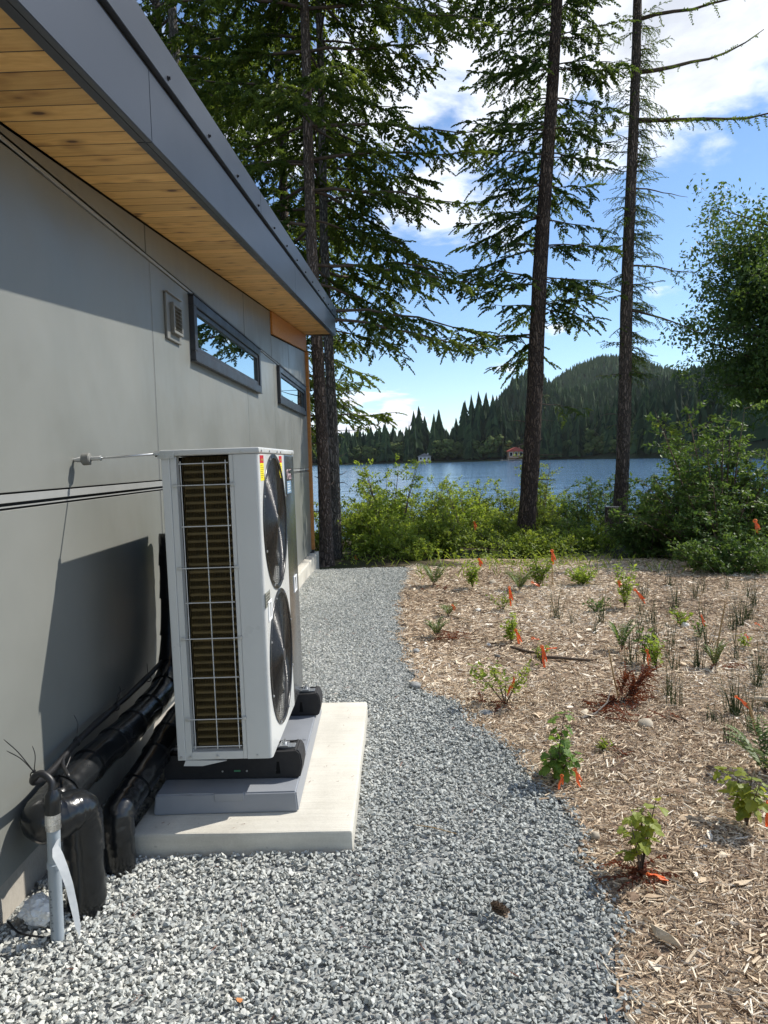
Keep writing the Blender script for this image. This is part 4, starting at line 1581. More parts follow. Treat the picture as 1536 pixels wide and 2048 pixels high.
def conifer(label, base, lean, H, r0, branches, seed, bark=M_BARK, needles=M_NEEDLE, stubs=None, name='fir_tree', taper=1.0, group=None, foot=1.25):
    """branches: [(z, azimuth deg, length, rise, droop, twigs per m, twig size, foliage start, kind)]"""
    r_ = np.random.default_rng(seed)
    t = empty(name, tuple(base), label, 'tree', group)
    f = trunk_path((0, 0, 0), lean, H)

    def rad(z):
        k = max(0.02, 1 - z / H) ** taper
        return r0 * k * (1 + (foot - 1) * math.exp(-max(0, z) / .22))

    zs = np.concatenate([np.arange(-.3, 12.0, .10), np.linspace(12.3, H, 14)])
    q = MB()
    q.tube([f(z) for z in zs], [rad(z) for z in zs], 26,
           wob=lambda i, k: 1 + .07 * mnoise.noise(Vector((math.cos(k / 26 * 6.283) * 4, math.sin(k / 26 * 6.283) * 4, zs[i] * 1.7 + seed))) + .05 * mnoise.noise(Vector((math.cos(k / 26 * 6.283) * 11, math.sin(k / 26 * 6.283) * 11, zs[i] * 5 + seed))))
    # limbs grow out of the trunk
    lim = MB()
    limbs = []
    P, D, S, A = [], [], [], []
    thinP, thinD, thinS, thinA = [], [], [], []
    for (z, az, L, rise, droop, dens, size, f0, kind) in branches:
        p0 = f(z)
        ca, sa = math.cos(R(az)), math.sin(R(az))
        bend = r_.normal(0, .10)
        n_ = 8

        def bp_(u):
            x = L * u
            return p0 + np.array([ca * x - sa * bend * L * u * u, sa * x + ca * bend * L * u * u, L * (rise * u - droop * u * u + (.10 * max(0, u - .6) ** 2 * 4))])
        rb = max(.008, min(.030, .0115 * L)) * (1.55 if kind == 1 and L > .8 else 1.0)
        lb_ = MB() if z < 11 else lim
        lb_.tube([bp_(u) + np.array([0, 0, r_.normal(0, .008 * L)]) * (0 < u) for u in np.linspace(0, 1, n_)], [rb * (1 - .82 * u) for u in np.linspace(0, 1, n_)], 5)
        if z < 11:
            limbs.append(lb_)
        if kind == 3:
            continue
        if kind == 0 and L > .9 and z < 11.5:
            # side boughs carry most of the foliage
            nl = int(2 + L * 2.2)
            for k in range(nl):
                u = f0 + .06 + (.90 - f0) * (k + r_.uniform(0, .8)) / nl
                tang = bp_(min(1, u + .03)) - bp_(u - .03)
                tang /= np.linalg.norm(tang)
                ang = (-1 if k % 2 else 1) * R(r_.uniform(38, 68))
                c, s = math.cos(ang), math.sin(ang)
                d = np.array([tang[0] * c - tang[1] * s, tang[0] * s + tang[1] * c, tang[2] - r_.uniform(.0, .35)])
                ls = (.15 + .36 * L * (1.08 - u)) * r_.uniform(.6, 1.15)
                p1 = bp_(u)
                m_ = max(2, int(ls * 13))
                for j in range(m_):
                    v = (j + r_.uniform(.2, 1)) / m_
                    pp = p1 + d * ls * v + np.array([0, 0, -.22 * ls * v * v])
                    a2 = (-1 if j % 2 else 1) * R(r_.uniform(15, 70))
                    c, s = math.cos(a2), math.sin(a2)
                    P.append(pp)
                    D.append(np.array([d[0] * c - d[1] * s, d[0] * s + d[1] * c, d[2] - r_.uniform(-.05, .55)]))
                    S.append(size * r_.uniform(.42, .85))
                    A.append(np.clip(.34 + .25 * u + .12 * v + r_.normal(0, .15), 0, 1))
            dens = dens * .5
        n2 = max(2, int(L * dens * (1 - f0)))
        for k in range(n2):
            u = f0 + (1 - f0) * (k + r_.uniform(0, .9)) / n2
            u = min(u, 1.0)
            tang = bp_(min(1, u + .03)) - bp_(u - .03)
            tang /= np.linalg.norm(tang)
            sgn = -1 if k % 2 else 1
            ang = sgn * R(r_.uniform(32, 72)) if u < .96 else R(r_.uniform(-15, 15))
            c, s = math.cos(ang), math.sin(ang)
            d = np.array([tang[0] * c - tang[1] * s, tang[0] * s + tang[1] * c, tang[2] - r_.uniform(.0, .42)])
            sz = size * r_.uniform(.65, 1.25) * (1.12 - .45 * u) * min(1.0, .55 + .4 * L)
            if kind == 1:
                thinP.append(bp_(u)); thinD.append(d); thinS.append(sz); thinA.append(r_.uniform(.1, .8))
            else:
                P.append(bp_(u)); D.append(d); S.append(sz)
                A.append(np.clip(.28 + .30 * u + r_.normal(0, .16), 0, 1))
    if stubs:
        for k in range(stubs[2]):
            z = r_.uniform(stubs[0], stubs[1])
            an = r_.uniform(0, 6.283)
            ln = r_.uniform(.06, .5) * (1 if r_.random() < .4 else .35)
            p0 = f(z)
            d = np.array([math.cos(an), math.sin(an), r_.uniform(-.25, .3)])
            limbs.append(MB().tube([p0, p0 + d * (rad(z) + ln * .5), p0 + d * (rad(z) + ln) + np.array([0, 0, r_.uniform(-.06, .03)])], [.011, .007, .003], 5))
    to = q.obj('trunk', bark, t, smooth=True)
    for lb_ in limbs:
        lb_.obj('limb', M_TWIG, to, smooth=True)
    if len(lim.bm.verts):
        props(lim.obj('limbs', M_TWIG, to, smooth=True), kind='stuff')
    parts = []
    if P:
        P_ = np.array(P)
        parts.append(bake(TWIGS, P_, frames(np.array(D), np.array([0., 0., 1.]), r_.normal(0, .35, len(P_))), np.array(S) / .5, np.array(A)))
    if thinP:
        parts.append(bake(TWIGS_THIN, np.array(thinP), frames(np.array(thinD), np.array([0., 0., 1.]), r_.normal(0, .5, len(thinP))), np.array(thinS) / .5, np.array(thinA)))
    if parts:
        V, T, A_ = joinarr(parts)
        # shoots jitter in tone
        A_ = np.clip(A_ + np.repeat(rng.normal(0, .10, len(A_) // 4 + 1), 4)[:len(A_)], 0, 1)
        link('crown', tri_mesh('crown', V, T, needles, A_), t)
    return t


def whorls(z0, z1, step, nb, Lf, r_, rise=(-.05, .18), droop=(.18, .42), dens=15, size=.46, f0=.16, az_ok=None, kind=0):
    out_ = []
    z = z0
    while z < z1:
        off = r_.uniform(0, 360)
        for k in range(nb):
            az = off + 360 * k / nb + r_.uniform(-22, 22)
            if az_ok and not az_ok(az % 360, z):
                continue
            L = Lf(z) * r_.uniform(.6, 1.15)
            out_.append((z + r_.uniform(-.08, .08), az, L, r_.uniform(*rise), r_.uniform(*droop), dens, size * r_.uniform(.85, 1.15), f0, kind))
        z += step * r_.uniform(.75, 1.25)
    return out_


def upper(H, z0, Lf, r_):
    """Sparser high crown above the picture."""
    return whorls(z0, H - .5, .95, 4, Lf, r_, dens=6.5, size=.72)


tr = np.random.default_rng(11)
# left foreground fir, bare below, long boughs to the right
FRONT = lambda a: 215 < a < 325 and tr.random() < .75
b = whorls(4.5, 4.8, .46, 4, lambda z: 2.5, tr, rise=(.0, .14), droop=(.12, .26), dens=15, size=.44, f0=.22, az_ok=lambda a, z: a < 95 or a > 338)
b += whorls(4.7, 9.6, .54, 4, lambda z: 2.75 - .05 * (z - 5), tr, rise=(-.08, .16), droop=(.12, .34), dens=15, size=.45, f0=.16, az_ok=lambda a, z: not FRONT(a) and (z > 5.2 or a < 100 or a > 338))
b += upper(23, 9.8, lambda z: max(.5, 2.6 * (1 - (z - 9.5) / 14)), tr)
# the long low bough that reaches over the lake
b += [(3.85, -4, 2.6, -.02, .22, 17, .40, .15, 0), (4.0, 8, 2.9, .05, .20, 15, .42, .2, 0), (3.75, 40, 1.5, .03, .2, 16, .40, .3, 0)]
conifer('tall fir with bare lower trunk past the house corner, front one of the pair', (.150, 11.25, -.13), (-.010, 0.0), 23, .108, b, 1, bark=M_BARK, stubs=(.8, 3.3, 14))
b = whorls(5.0, 9.6, .62, 4, lambda z: 2.5, tr, droop=(.15, .36), dens=13, size=.46, f0=.2, az_ok=lambda a, z: not FRONT(a) and (z > 5.4 or a < 100 or a > 338))
b += [(2.95, -8, .55, .1, .1, 0, .1, 1, 3), (2.25, 5, .5, .15, .2, 0, .1, 1, 3), (2.6, 14, .4, .25, .1, 0, .1, 1, 3)]
b += upper(21, 9.8, lambda z: max(.5, 2.4 * (1 - (z - 9.5) / 12)), tr)
conifer('slimmer fir close behind the pair\'s front trunk by the house corner', (.215, 12.3, -.2), (-.003, .004), 21, .098, b, 2, stubs=(1, 3.4, 12), bark=M_BARK_G)

# trees behind the house, their crowns seen over the roof
for k, (x, y, lean_, H, r0, lab, z0) in enumerate((
        (-2.55, 13.6, -.006, 22, .15, 'grey fir rising behind the roof, nearest left of the front pair', 3.6),
        (-3.55, 15.8, .0, 24, .17, 'dark fir behind the house, deeper in the wood beside the grey one', 3.4),
        (-4.9, 13.2, .012, 20, .16, 'fir over the roof ridge, topmost dark trunk near the eave flashing', 3.2),
        (-1.3, 17.6, .004, 25, .16, 'far fir filling the gap between the roof edge and the front pair', 3.0),
        (-6.6, 17.0, .0, 26, .18, 'dense fir standing farthest behind the house roof', 3.0))):
    b = whorls(z0, 11.5, .62, 4 if k < 2 else 5, lambda z: 2.5, tr, droop=(.16, .42), dens=13, size=.50, f0=.14, az_ok=lambda a, z: k > 2 or not FRONT(a))
    b += upper(H, 11.6, lambda z: max(.5, 2.6 * (1 - (z - 11.6) / (H - 11))), tr)
    conifer(lab, (x, y, float(gz(x, y))), (lean_, 0), H, r0, b, 10 + k, bark=M_BARK_G if k == 0 else M_BARK, needles=M_NEEDLE if k % 2 else M_NEEDLE2)

# the dark leaning fir in the middle
LB = .069
b = []
for z in (3.85, 4.40, 4.85, 5.45, 5.95, 6.5, 7.05, 7.55, 8.1, 8.6, 9.1, 9.6, 10.2):
    for az in (180, 152, 206, 0, 28, -26, 92):
        if tr.random() < .26:
            continue
        side = abs(math.cos(R(az)))
        L = (1.75 if math.cos(R(az)) < 0 else 1.30) * tr.uniform(.62, 1.1)
        b.append((z + tr.uniform(-.07, .07), az + tr.uniform(-16, 16), L, tr.uniform(-.04, .14), tr.uniform(.10, .26), 16, .40 * tr.uniform(.8, 1.2), .12, 0))
b += [(3.45, 188, .9, .02, .25, 16, .34, .3, 0), (2.65, -6, .95, -.04, .12, 14, .30, .35, 0), (2.35, 2, .45, .08, .2, 3, .2, .7, 1)]
b += upper(22, 10.6, lambda z: max(.5, 1.9 * (1 - (z - 10) / 13)), tr)
conifer('dark fir leaning right in the middle of the view before the lake', (3.67, 13.21, -.16), (LB, .0), 22, .168, b, 3, bark=bark_mat('dark_fir_bark', (.055, .041, .034), (.185, .135, .105), 1.7), stubs=(1.2, 4.5, 26), needles=M_NEEDLE2)

# the nearly bare one at the right
b = []
for z, L, rise, droop, dens, kind in ((9.75, 2.3, .14, .02, 4, 1), (8.82, 2.6, .16, -.12, 5, 1), (7.95, 2.9, -.02, .05, 16, 1), (8.12, .35, .25, -.1, 0, 3), (6.72, 1.0, -.12, .22, 3, 1), (5.28, 1.25, -.02, .14, 13, 1), (4.45, 1.5, -.12, .30, 8, 1)):
    b.append((z, tr.uniform(-10, 10), L, rise, droop, dens, .34, .12, kind))
for k in range(170):
    z = tr.uniform(3.2, 9.9)
    az = tr.uniform(-50, 50) + (0 if tr.random() < .72 else 180)
    b.append((z, az, tr.uniform(.2, .62), tr.uniform(-.15, .25), tr.uniform(0, .6), 22, .30, .12, 1))
b += [(3.05, 5, .45, .1, .2, 9, .25, .2, 1), (2.3, 170, .4, 0, .2, 9, .22, .2, 1)]
b += upper(23, 13.0, lambda z: max(.5, 1.9 * (1 - (z - 12) / 11)), tr)
conifer('tall slim bare trunked fir at the right with a few thin limbs', (5.62, 13.87, -.19), (.036, 0), 23, .138, b, 4, stubs=(1, 10, 34), bark=bark_mat('brown_fir_bark', (.075, .060, .050), (.235, .180, .145), 1.8))

# cut stump
sp = empty('tree_stump', (5.33, 13.3, -.17), 'short sawn tree stump at the foot of the bare right fir', 'stump')
MB().tube([(0, 0, -.2), (0, 0, .1), (0, 0, .35), (.005, 0, .72)], [.22, .165, .145, .142], 24, wob=lambda i, k: 1 + .09 * mnoise.noise(Vector((k * .8, i * .5, 2)))).obj('trunk', M_BARK, sp, smooth=True, auto=60)
MB().tube([(.005, 0, .7202), (.005, 0, .723)], .134, 24).obj('cut_face', M_CHUNK, sp)

# ---------------------------------------------------------------- leafy plants
LEAF = [(np.array([(0, 0, 0), (.42, .24 * k, .04), (1.0, 0, -.06 * k), (.45, -.24 * k, .04)]), np.array([(0, 1, 2), (0, 2, 3)])) for k in (.9, 1.05, 1.25)]


def leaves_at(P, D, size, var, r_, protos=LEAF, roll=.75):
    P = np.asarray(P)
    Rm = frames(np.asarray(D), np.array([0., 0., 1.]), r_.normal(0, roll, len(P)))
    return bake(protos, P, Rm, np.asarray(size), np.asarray(var))


def shrub(label, loc, w, dp, h, stems, mat, seed, leaf=.055, twigs=10, per=13, name='leafy_shrub', cat='shrub', group=None, up=.7, spread=1.0, low=.12, stem_mat=None, sprays=0):
    r_ = np.random.default_rng(seed)
    t = empty(name, loc, label, cat, group)
    q = MB()
    P, D, S, A = [], [], [], []
    for k in range(stems):
        an = r_.uniform(0, 6.283)
        rr = math.sqrt(r_.uniform(0, 1))
        ex, ey = math.cos(an) * rr * w * .5, math.sin(an) * rr * dp * .5
        sx, sy = ex * .35 * spread, ey * .35 * spread
        hh = h * (r_.uniform(.62, 1.0) if rr < .6 else r_.uniform(.35, .8)) * (1 - .25 * rr)
        if k < sprays:
            hh = h * r_.uniform(1.0, 1.18)

        def sp_(u):
            return np.array([sx + (ex - sx) * u ** 1.4, sy + (ey - sy) * u ** 1.4, hh * (u - .12 * u * u) / .88])
        q.tube([sp_(u) for u in (0, .3, .6, 1.0)], [.009 * h, .007 * h, .005 * h, .002], 4, cap=False)
        tone = r_.normal(0, .12)
        for j in range(twigs):
            u = low + (1 - low) * (j + r_.uniform(0, 1)) / twigs
            p = sp_(u)
            a2 = r_.uniform(0, 6.283)
            d = np.array([math.cos(a2), math.sin(a2), r_.uniform(-.15, up)])
            ln = r_.uniform(.12, .34) * (.55 + .45 * h) * (1.15 - .45 * u)
            q.tube([p, p + d * ln], [.003 * h, .0012], 3, cap=False)
            for i_ in range(int(per * 2.0)):
                v = r_.uniform(.15, 1.05)
                pp = p + d * ln * v + r_.normal(0, .018, 3)
                dd = d * .6 + r_.normal(0, .6, 3)
                dd[2] -= .15
                P.append(pp)
                D.append(dd)
                S.append(leaf * 1.08 * r_.uniform(.6, 1.25))
                A.append(.42 + tone + .22 * u + r_.normal(0, .14))
    q.obj('stems', stem_mat or M_TWIG, t, smooth=True)
    V, T, A_ = leaves_at(P, D, S, np.clip(A, 0, 1), r_)
    link('foliage', tri_mesh('foliage', V, T, mat, A_), t)
    return t


def G(x, y):
    return (x, y, float(gz(x, y)) + float(und(x, y)) * (1 if x > 1.8 and y < 11 else 0))


# thicket between the house corner and the middle fir
shrub('tall bright green shrub right of the paired fir trunks', G(1.15, 13.3), 2.0, 1.6, 1.52, 30, M_LEAF_Y, 101, .058, 12, 13, sprays=6)
shrub('bushy mid green shrub standing behind the bright one near the house corner', G(.7, 14.6), 1.6, 1.5, 1.5, 20, M_LEAF_M, 102, .055, 11, 12)
shrub('low yellowish shrub at the foot of the paired firs', G(.95, 12.0), 1.3, .9, .75, 18, M_LEAF_Y, 103, .05, 8, 10)
shrub('rich green upright bush in the middle of the lakeside thicket', G(2.12, 11.9), .95, .8, 1.0, 22, M_LEAF_M, 104, .055, 10, 12)
shrub('loose yellow green shrub left of the dark leaning fir', G(2.75, 14.2), 1.6, 1.3, 1.15, 24, M_LEAF_Y, 105, .05, 11, 12, sprays=3)
shrub('wide mid green shrub at the top of the bank before the lake', G(1.9, 15.4), 2.2, 1.5, 1.5, 26, M_LEAF_M, 106, .055, 10, 12)
shrub('thin leaved shrub right behind the dark leaning fir', G(4.15, 14.4), 1.2, 1.1, 1.55, 18, M_LEAF_M, 107, .052, 10, 11, sprays=4)
shrub('low bright shrub at the foot of the dark leaning fir', G(4.1, 13.0), 1.1, .8, .6, 16, M_LEAF_M, 108, .05, 8, 10)
shrub('dark rounded shrub left of the sawn stump', G(5.35, 15.3), 1.6, 1.3, 1.45, 24, M_LEAF_D, 109, .055, 10, 12)
shrub('shaded low shrub between the sawn stump and the leaning fir', G(4.75, 14.2), 1.0, .8, .75, 14, M_LEAF_D, 110, .05, 9, 10)
shrub('low spreading shrub at the edge of the gravel end', G(1.55, 11.2), .9, .6, .42, 16, M_LEAF_Y, 111, .042, 7, 9)
shrub('bright shrub on the bank filling the gap left of the leaning fir', G(2.6, 16.5), 2.4, 1.4, 1.35, 24, M_LEAF_Y, 112, .055, 10, 12)
shrub('mid green shrub on the bank straight behind the rich green bush', G(1.3, 16.8), 2.2, 1.4, 1.45, 22, M_LEAF_M, 113, .055, 10, 12)
shrub('dense low shrub at the left foot of the leaning fir', G(3.15, 12.9), 1.3, .8, .72, 20, M_LEAF_M, 114, .048, 9, 11)
shrub('low yellow green shrub between the bright tall one and the mulch', G(1.75, 12.3), 1.2, .8, .70, 20, M_LEAF_Y, 115, .048, 9, 11)
shrub('bank shrub right of the leaning fir with the water behind it', G(4.5, 16.4), 2.2, 1.4, 1.5, 24, M_LEAF_M, 116, .055, 10, 12)
shrub('dark bank shrub behind the sawn stump and the bare fir', G(6.2, 16.2), 2.2, 1.4, 1.6, 22, M_LEAF_D, 117, .055, 10, 12)
shrub('long yellow green shrub row low along the mulch rim before the thicket', G(1.6, 11.75), 1.9, .7, .62, 34, M_LEAF_Y, 130, .046, 9, 10, low=.05)
shrub('green shrub on the bank in the gap between thicket and leaning fir', G(2.75, 15.3), 1.7, 1.1, 1.5, 34, M_LEAF_Y, 131, .052, 11, 11)
shrub('loose bank shrub behind the dark leaning fir', G(3.7, 15.6), 1.7, 1.1, 1.45, 32, M_LEAF_M, 132, .052, 11, 11)
shrub('bright bank shrub right of the leaning fir, lower than its neighbours', G(4.75, 15.2), 1.4, 1.0, 1.2, 28, M_LEAF_Y, 133, .05, 10, 11)
shrub('low leafy patch between the leaning fir and the far ribbon stake', G(3.45, 11.7), 1.9, .8, .45, 30, M_LEAF_M, 134, .046, 8, 10, low=.03)
shrub('low yellow patch in front of the sawn stump', G(4.75, 12.3), 1.6, .9, .50, 26, M_LEAF_Y, 135, .046, 8, 10, low=.03)
shrub('bright green shrub tucked against the right side of the paired fir trunks', G(.78, 12.5), 1.0, .8, 1.25, 24, M_LEAF_Y, 140, .05, 10, 11, low=.05)
shrub('green shrub behind the paired fir trunks beside the house corner', G(.0, 13.6), 1.5, 1.0, 1.15, 24, M_LEAF_M, 141, .05, 10, 11, low=.05)
# big shrub at the right and its neighbours
shrub('big dense dark green shrub filling the right side behind the rushes', G(6.0, 10.35), 2.9, 2.4, 1.95, 70, M_LEAF_D, 120, .062, 15, 15, sprays=5, low=.05)
shrub('tall glossy shrub behind the big dense one under the fir limbs', G(6.5, 12.4), 2.4, 1.8, 1.95, 36, M_LEAF_M, 121, .062, 13, 13, sprays=6)
shrub('dark shrub hugging the left flank of the big dense one', G(5.15, 10.9), 1.2, 1.1, 1.15, 24, M_LEAF_D, 122, .055, 11, 12, low=.05)
shrub('mid green shrub at the right edge past the big dense one', G(7.6, 11.2), 2.0, 1.8, 2.0, 32, M_LEAF_M, 123, .06, 12, 12, low=.05)
shrub('low leafy bramble under the front of the big dense shrub', G(5.6, 9.0), 1.7, .9, .62, 26, M_LEAF_D, 124, .05, 9, 11, low=.03)

# the large broadleaf tree at the right edge
rb_ = np.random.default_rng(60)
bt = empty('broadleaf_tree', (9.55, 14.6, -.25), 'dark leafy broadleaf tree reaching in at the right edge above the shrubs', 'tree')
q = MB()
q.tube([(0, 0, -.3), (.05, 0, 2), (0, .05, 4), (.1, 0, 6.3)], [.20, .16, .12, .05], 16)
lim = MB()
P, D, S, A = [], [], [], []
for k in range(100):
    z0 = rb_.uniform(2.7, 6.0)
    an = rb_.uniform(0, 6.283)
    L = (2.45 - .13 * abs(z0 - 4.0)) * rb_.uniform(.6, 1.05)
    p0 = np.array([.05, 0, z0])
    d = np.array([math.cos(an), math.sin(an), rb_.uniform(-.05, .55)])
    tip = p0 + d * L
    lim.tube([p0, p0 + d * L * .5 + np.array([0, 0, .08]), tip], [.03, .018, .005], 5, cap=False)
    for j in range(22):
        u = rb_.uniform(.25, 1.05)
        c = p0 + d * L * u + rb_.normal(0, .19, 3)
        nl = 34
        P.append(c + rb_.normal(0, .125, (nl, 3)))
        D.append(rb_.normal(0, 1, (nl, 3)) + np.array([0, 0, -.4]))
        S.append(.098 * rb_.uniform(.6, 1.2, nl))
        A.append(np.clip(.45 + .25 * (d[2]) + rb_.normal(0, .15, nl), 0, 1))
to = q.obj('trunk', M_BARK_G, bt, smooth=True)
lim.obj('limbs', M_TWIG, to, smooth=True)
V, T, A_ = leaves_at(np.concatenate(P), np.concatenate(D), np.concatenate(S), np.concatenate(A), rb_)
link('crown', tri_mesh('crown', V, T, M_LEAF_B, A_), bt)

# ground cover between the mulch and the bank
r_ = np.random.default_rng(70)
n = 15000
y = r_.uniform(9.3, 17.5, n)
x = r_.uniform(.35, 8.5, n)
cl = np.sin(x * 2.1 + 1.3 * np.sin(y * 1.3)) + np.sin(y * 2.7 + x) * .6 + r_.normal(0, .5, n)
keep = ((y > 10.1 + .5 * np.sin(x * 1.7)) | ((x > 2.6) & (y > 9.5) & (cl > .9))) & (x > .4 + .06 * (y < 10.6)) & (cl > -.5)
x, y = x[keep], y[keep]
n = len(x)
pz = gz(x, y) + np.abs(r_.normal(0, .13, n)) * np.clip((y - 9.6) / 1.2, .25, 1)
D = np.stack([r_.normal(0, 1, n), r_.normal(0, 1, n), r_.uniform(-.1, .8, n)], 1)
V, T, A_ = leaves_at(np.stack([x, y, pz], 1), D, .062 * r_.uniform(.5, 1.3, n), np.clip(.45 + r_.normal(0, .2, n), 0, 1), r_)
props(link('ground_cover', tri_mesh('ground_cover', V, T, M_LEAF_M, A_)), kind='stuff')
# dry grass and fallen sprigs at the mulch's far rim
n = 800
y = r_.uniform(8.9, 11.6, n)
x = r_.uniform(.6, 6.5, n)
keep = (x > 1.5) | (y > 10.3)
x, y = x[keep], y[keep]
n = len(x)
BL = [(np.array([(0, -.02, 0), (0, .02, 0), (.55, .012, .07), (1, 0, -.05)]), np.array([(0, 1, 2), (0, 2, 3)]))]
D = np.stack([r_.normal(0, .6, n), r_.normal(0, .6, n), r_.uniform(.3, 1.4, n)], 1)
V, T, A_ = leaves_at(np.stack([x, y, gz(x, y)], 1), D, r_.uniform(.05, .19, n), np.clip(.5 + r_.normal(0, .25, n), 0, 1), r_, BL)
props(link('grass', tri_mesh('grass', V, T, M_LEAF_M, A_)), kind='stuff')

# ================================================================ YOUNG PLANTS, FLAGS, STAKES, STONES IN THE MULCH


def lobed_leaf(seed):
    """A three-lobed currant leaf, folded a little along the middle."""
    r_ = random.Random(seed)
    ol = [(0, 0), (.10, -.20), (.05, -.42), (.28, -.40), (.44, -.52), (.55, -.30), (.80, -.28), (1.0, 0), (.80, .28), (.55, .30), (.44, .52), (.28, .40), (.05, .42), (.10, .20)]
    V = [(.32, 0, .0)] + [(x * r_.uniform(.94, 1.06), y * r_.uniform(.92, 1.08), .22 * abs(y) - .18 * x * x + r_.uniform(-.02, .02)) for x, y in ol]
    T = [(0, 1 + i, 1 + (i + 1) % len(ol)) for i in range(len(ol))]
    return np.array(V), np.array(T)


LOBED = [lobed_leaf(s) for s in range(4)]


def currant(label, loc, h, w, n_leaf, mat, seed, shoot=None, leaf=.042):
    r_ = np.random.default_rng(seed)
    t = empty('currant_plant', loc, label, 'young plant', 'young currants in the mulch')
    mes = [tri_mesh('leaf', V, T, mat, np.full(len(T), r_.uniform(.3, .85))) for V, T in LOBED]
    q = MB()
    stems = []
    for k in range(5):
        an = r_.uniform(0, 6.283)
        e = np.array([math.cos(an) * w * .5 * r_.uniform(.3, 1), math.sin(an) * w * .5 * r_.uniform(.3, 1), h * r_.uniform(.6, .95)])
        stems.append((np.zeros(3), e))
    if shoot:
        stems.append((np.zeros(3), np.array(shoot)))
        stems.append((np.zeros(3), np.array(shoot)))
    for a_, e in stems:
        q.tube([a_, a_ + (e - a_) * .5 + np.array([0, 0, .02]), e], [.0032, .0026, .0014], 5)
    leaves = []
    for k in range(n_leaf):
        a_, e = stems[k % len(stems)]
        u = r_.uniform(.25, 1.0)
        p = a_ + (e - a_) * u + np.array([0, 0, .02 * (1 - abs(2 * u - 1))])
        an = r_.uniform(0, 6.283)
        pet = np.array([math.cos(an), math.sin(an), r_.uniform(.0, .7)]) * r_.uniform(.012, .034)
        q.tube([p, p + pet], [.0012, .0008], 3, cap=False)
        leaves.append((p + pet, an, r_.uniform(-.1, .75), leaf * r_.uniform(.6, 1.15)))
    q.obj('stems', M_TWIG, t, smooth=True)
    for k, (p, an, tilt, s) in enumerate(leaves):
        link('leaf', mes[k % 4], t, tuple(p), (r_.normal(0, .3), tilt, an), (s, s, s))
    return t


currant('green currant with a tall bare-stemmed shoot at the gravel edge', G(2.01, 3.26), .21, .25, 110, M_CUR_G if 'M_CUR_G' in globals() else leaf_mat('currant_green', (.075, .160, .030), (.190, .300, .060), .5), 201, (.05, .02, .33), .050)
M_CUR_Y = leaf_mat('currant_yellow', (.150, .205, .030), (.330, .380, .075), .5)
currant('upright yellow green currant with a flat orange ribbon at its foot', G(2.14, 2.47), .27, .14, 48, M_CUR_Y, 202, (.065, .03, .275), .048)
currant('bushy yellow green currant with a hanging ribbon near the right edge', G(2.69, 2.82), .25, .25, 66, M_CUR_Y, 203, None, .050)


def sprig(label, loc, h, w, n_stem, per, mat, seed, leaf=.02, name='young_shrub', cat='young plant', group=None, spread=.8, bare=.2):
    """A small planted shrub: thin stems with small leaves."""
    r_ = np.random.default_rng(seed)
    t = empty(name, loc, label, cat, group)
    q = MB()
    P, D, S, A = [], [], [], []
    for k in range(n_stem):
        an = r_.uniform(0, 6.283)
        e = np.array([math.cos(an) * w * .5 * r_.uniform(.25, 1) * spread, math.sin(an) * w * .5 * r_.uniform(.25, 1) * spread, h * r_.uniform(.55, 1.0)])
        mid = e * .5 + np.array([0, 0, h * .10])
        q.tube([(0, 0, 0), mid, e], [.0035, .0026, .0012], 4)
        for j in range(int(per * 1.4)):
            u = bare + (1 - bare) * r_.uniform(0, 1)
            c = (1 - u) ** 2 * 0 + 2 * u * (1 - u) * mid + u * u * e
            P.append(c + r_.normal(0, .012 + .03 * w, 3))
            D.append(np.array([r_.normal(), r_.normal(), r_.uniform(-.2, .9)]))
            S.append(leaf * 1.3 * r_.uniform(.6, 1.3))
            A.append(.55 + r_.normal(0, .2))
    q.obj('stems', M_TWIG, t, smooth=True)
    V, T, A_ = leaves_at(P, D, S, np.clip(A, 0, 1), r_)
    link('foliage', tri_mesh('foliage', V, T, mat, A_), t)
    return t


def fern(label, loc, h, w, fronds, mat, seed, group=None):
    r_ = np.random.default_rng(seed)
    t = empty('fern', loc, label, 'fern', group)
    q = MB()
    P, D, S, A = [], [], [], []
    for k in range(fronds):
        an = 6.283 * k / fronds + r_.uniform(-.3, .3)
        L = w * .5 * r_.uniform(.75, 1.15)
        hh = h * r_.uniform(.7, 1.1)
        c, s = math.cos(an), math.sin(an)

        def fp_(u):
            return np.array([c * L * u, s * L * u, hh * 1.5 * (1.8 * u - .85 * u * u)])
        q.tube([fp_(u) for u in np.linspace(0, 1, 6)], [.0018, .0016, .0013, .001, .0008, .0005], 3, cap=False)
        for j in range(13):
            u = .12 + .86 * j / 12
            for sg in (-1, 1):
                tg = fp_(min(1, u + .03)) - fp_(u - .03)
                tg /= np.linalg.norm(tg)
                d = np.array([tg[0] * .45 - tg[1] * sg, tg[1] * .45 + tg[0] * sg, tg[2] * .45])
                P.append(fp_(u)); D.append(d); S.append(w * .125 * math.sin(math.pi * min(.97, .18 + .8 * u)) + .004); A.append(.5 + r_.normal(0, .12) + .2 * u)
    q.obj('stems', M_TWIG, t)
    V, T, A_ = leaves_at(P, D, S, np.clip(A, 0, 1), r_, roll=.2)
    link('fronds', tri_mesh('fronds', V, T, mat, A_), t)
    return t


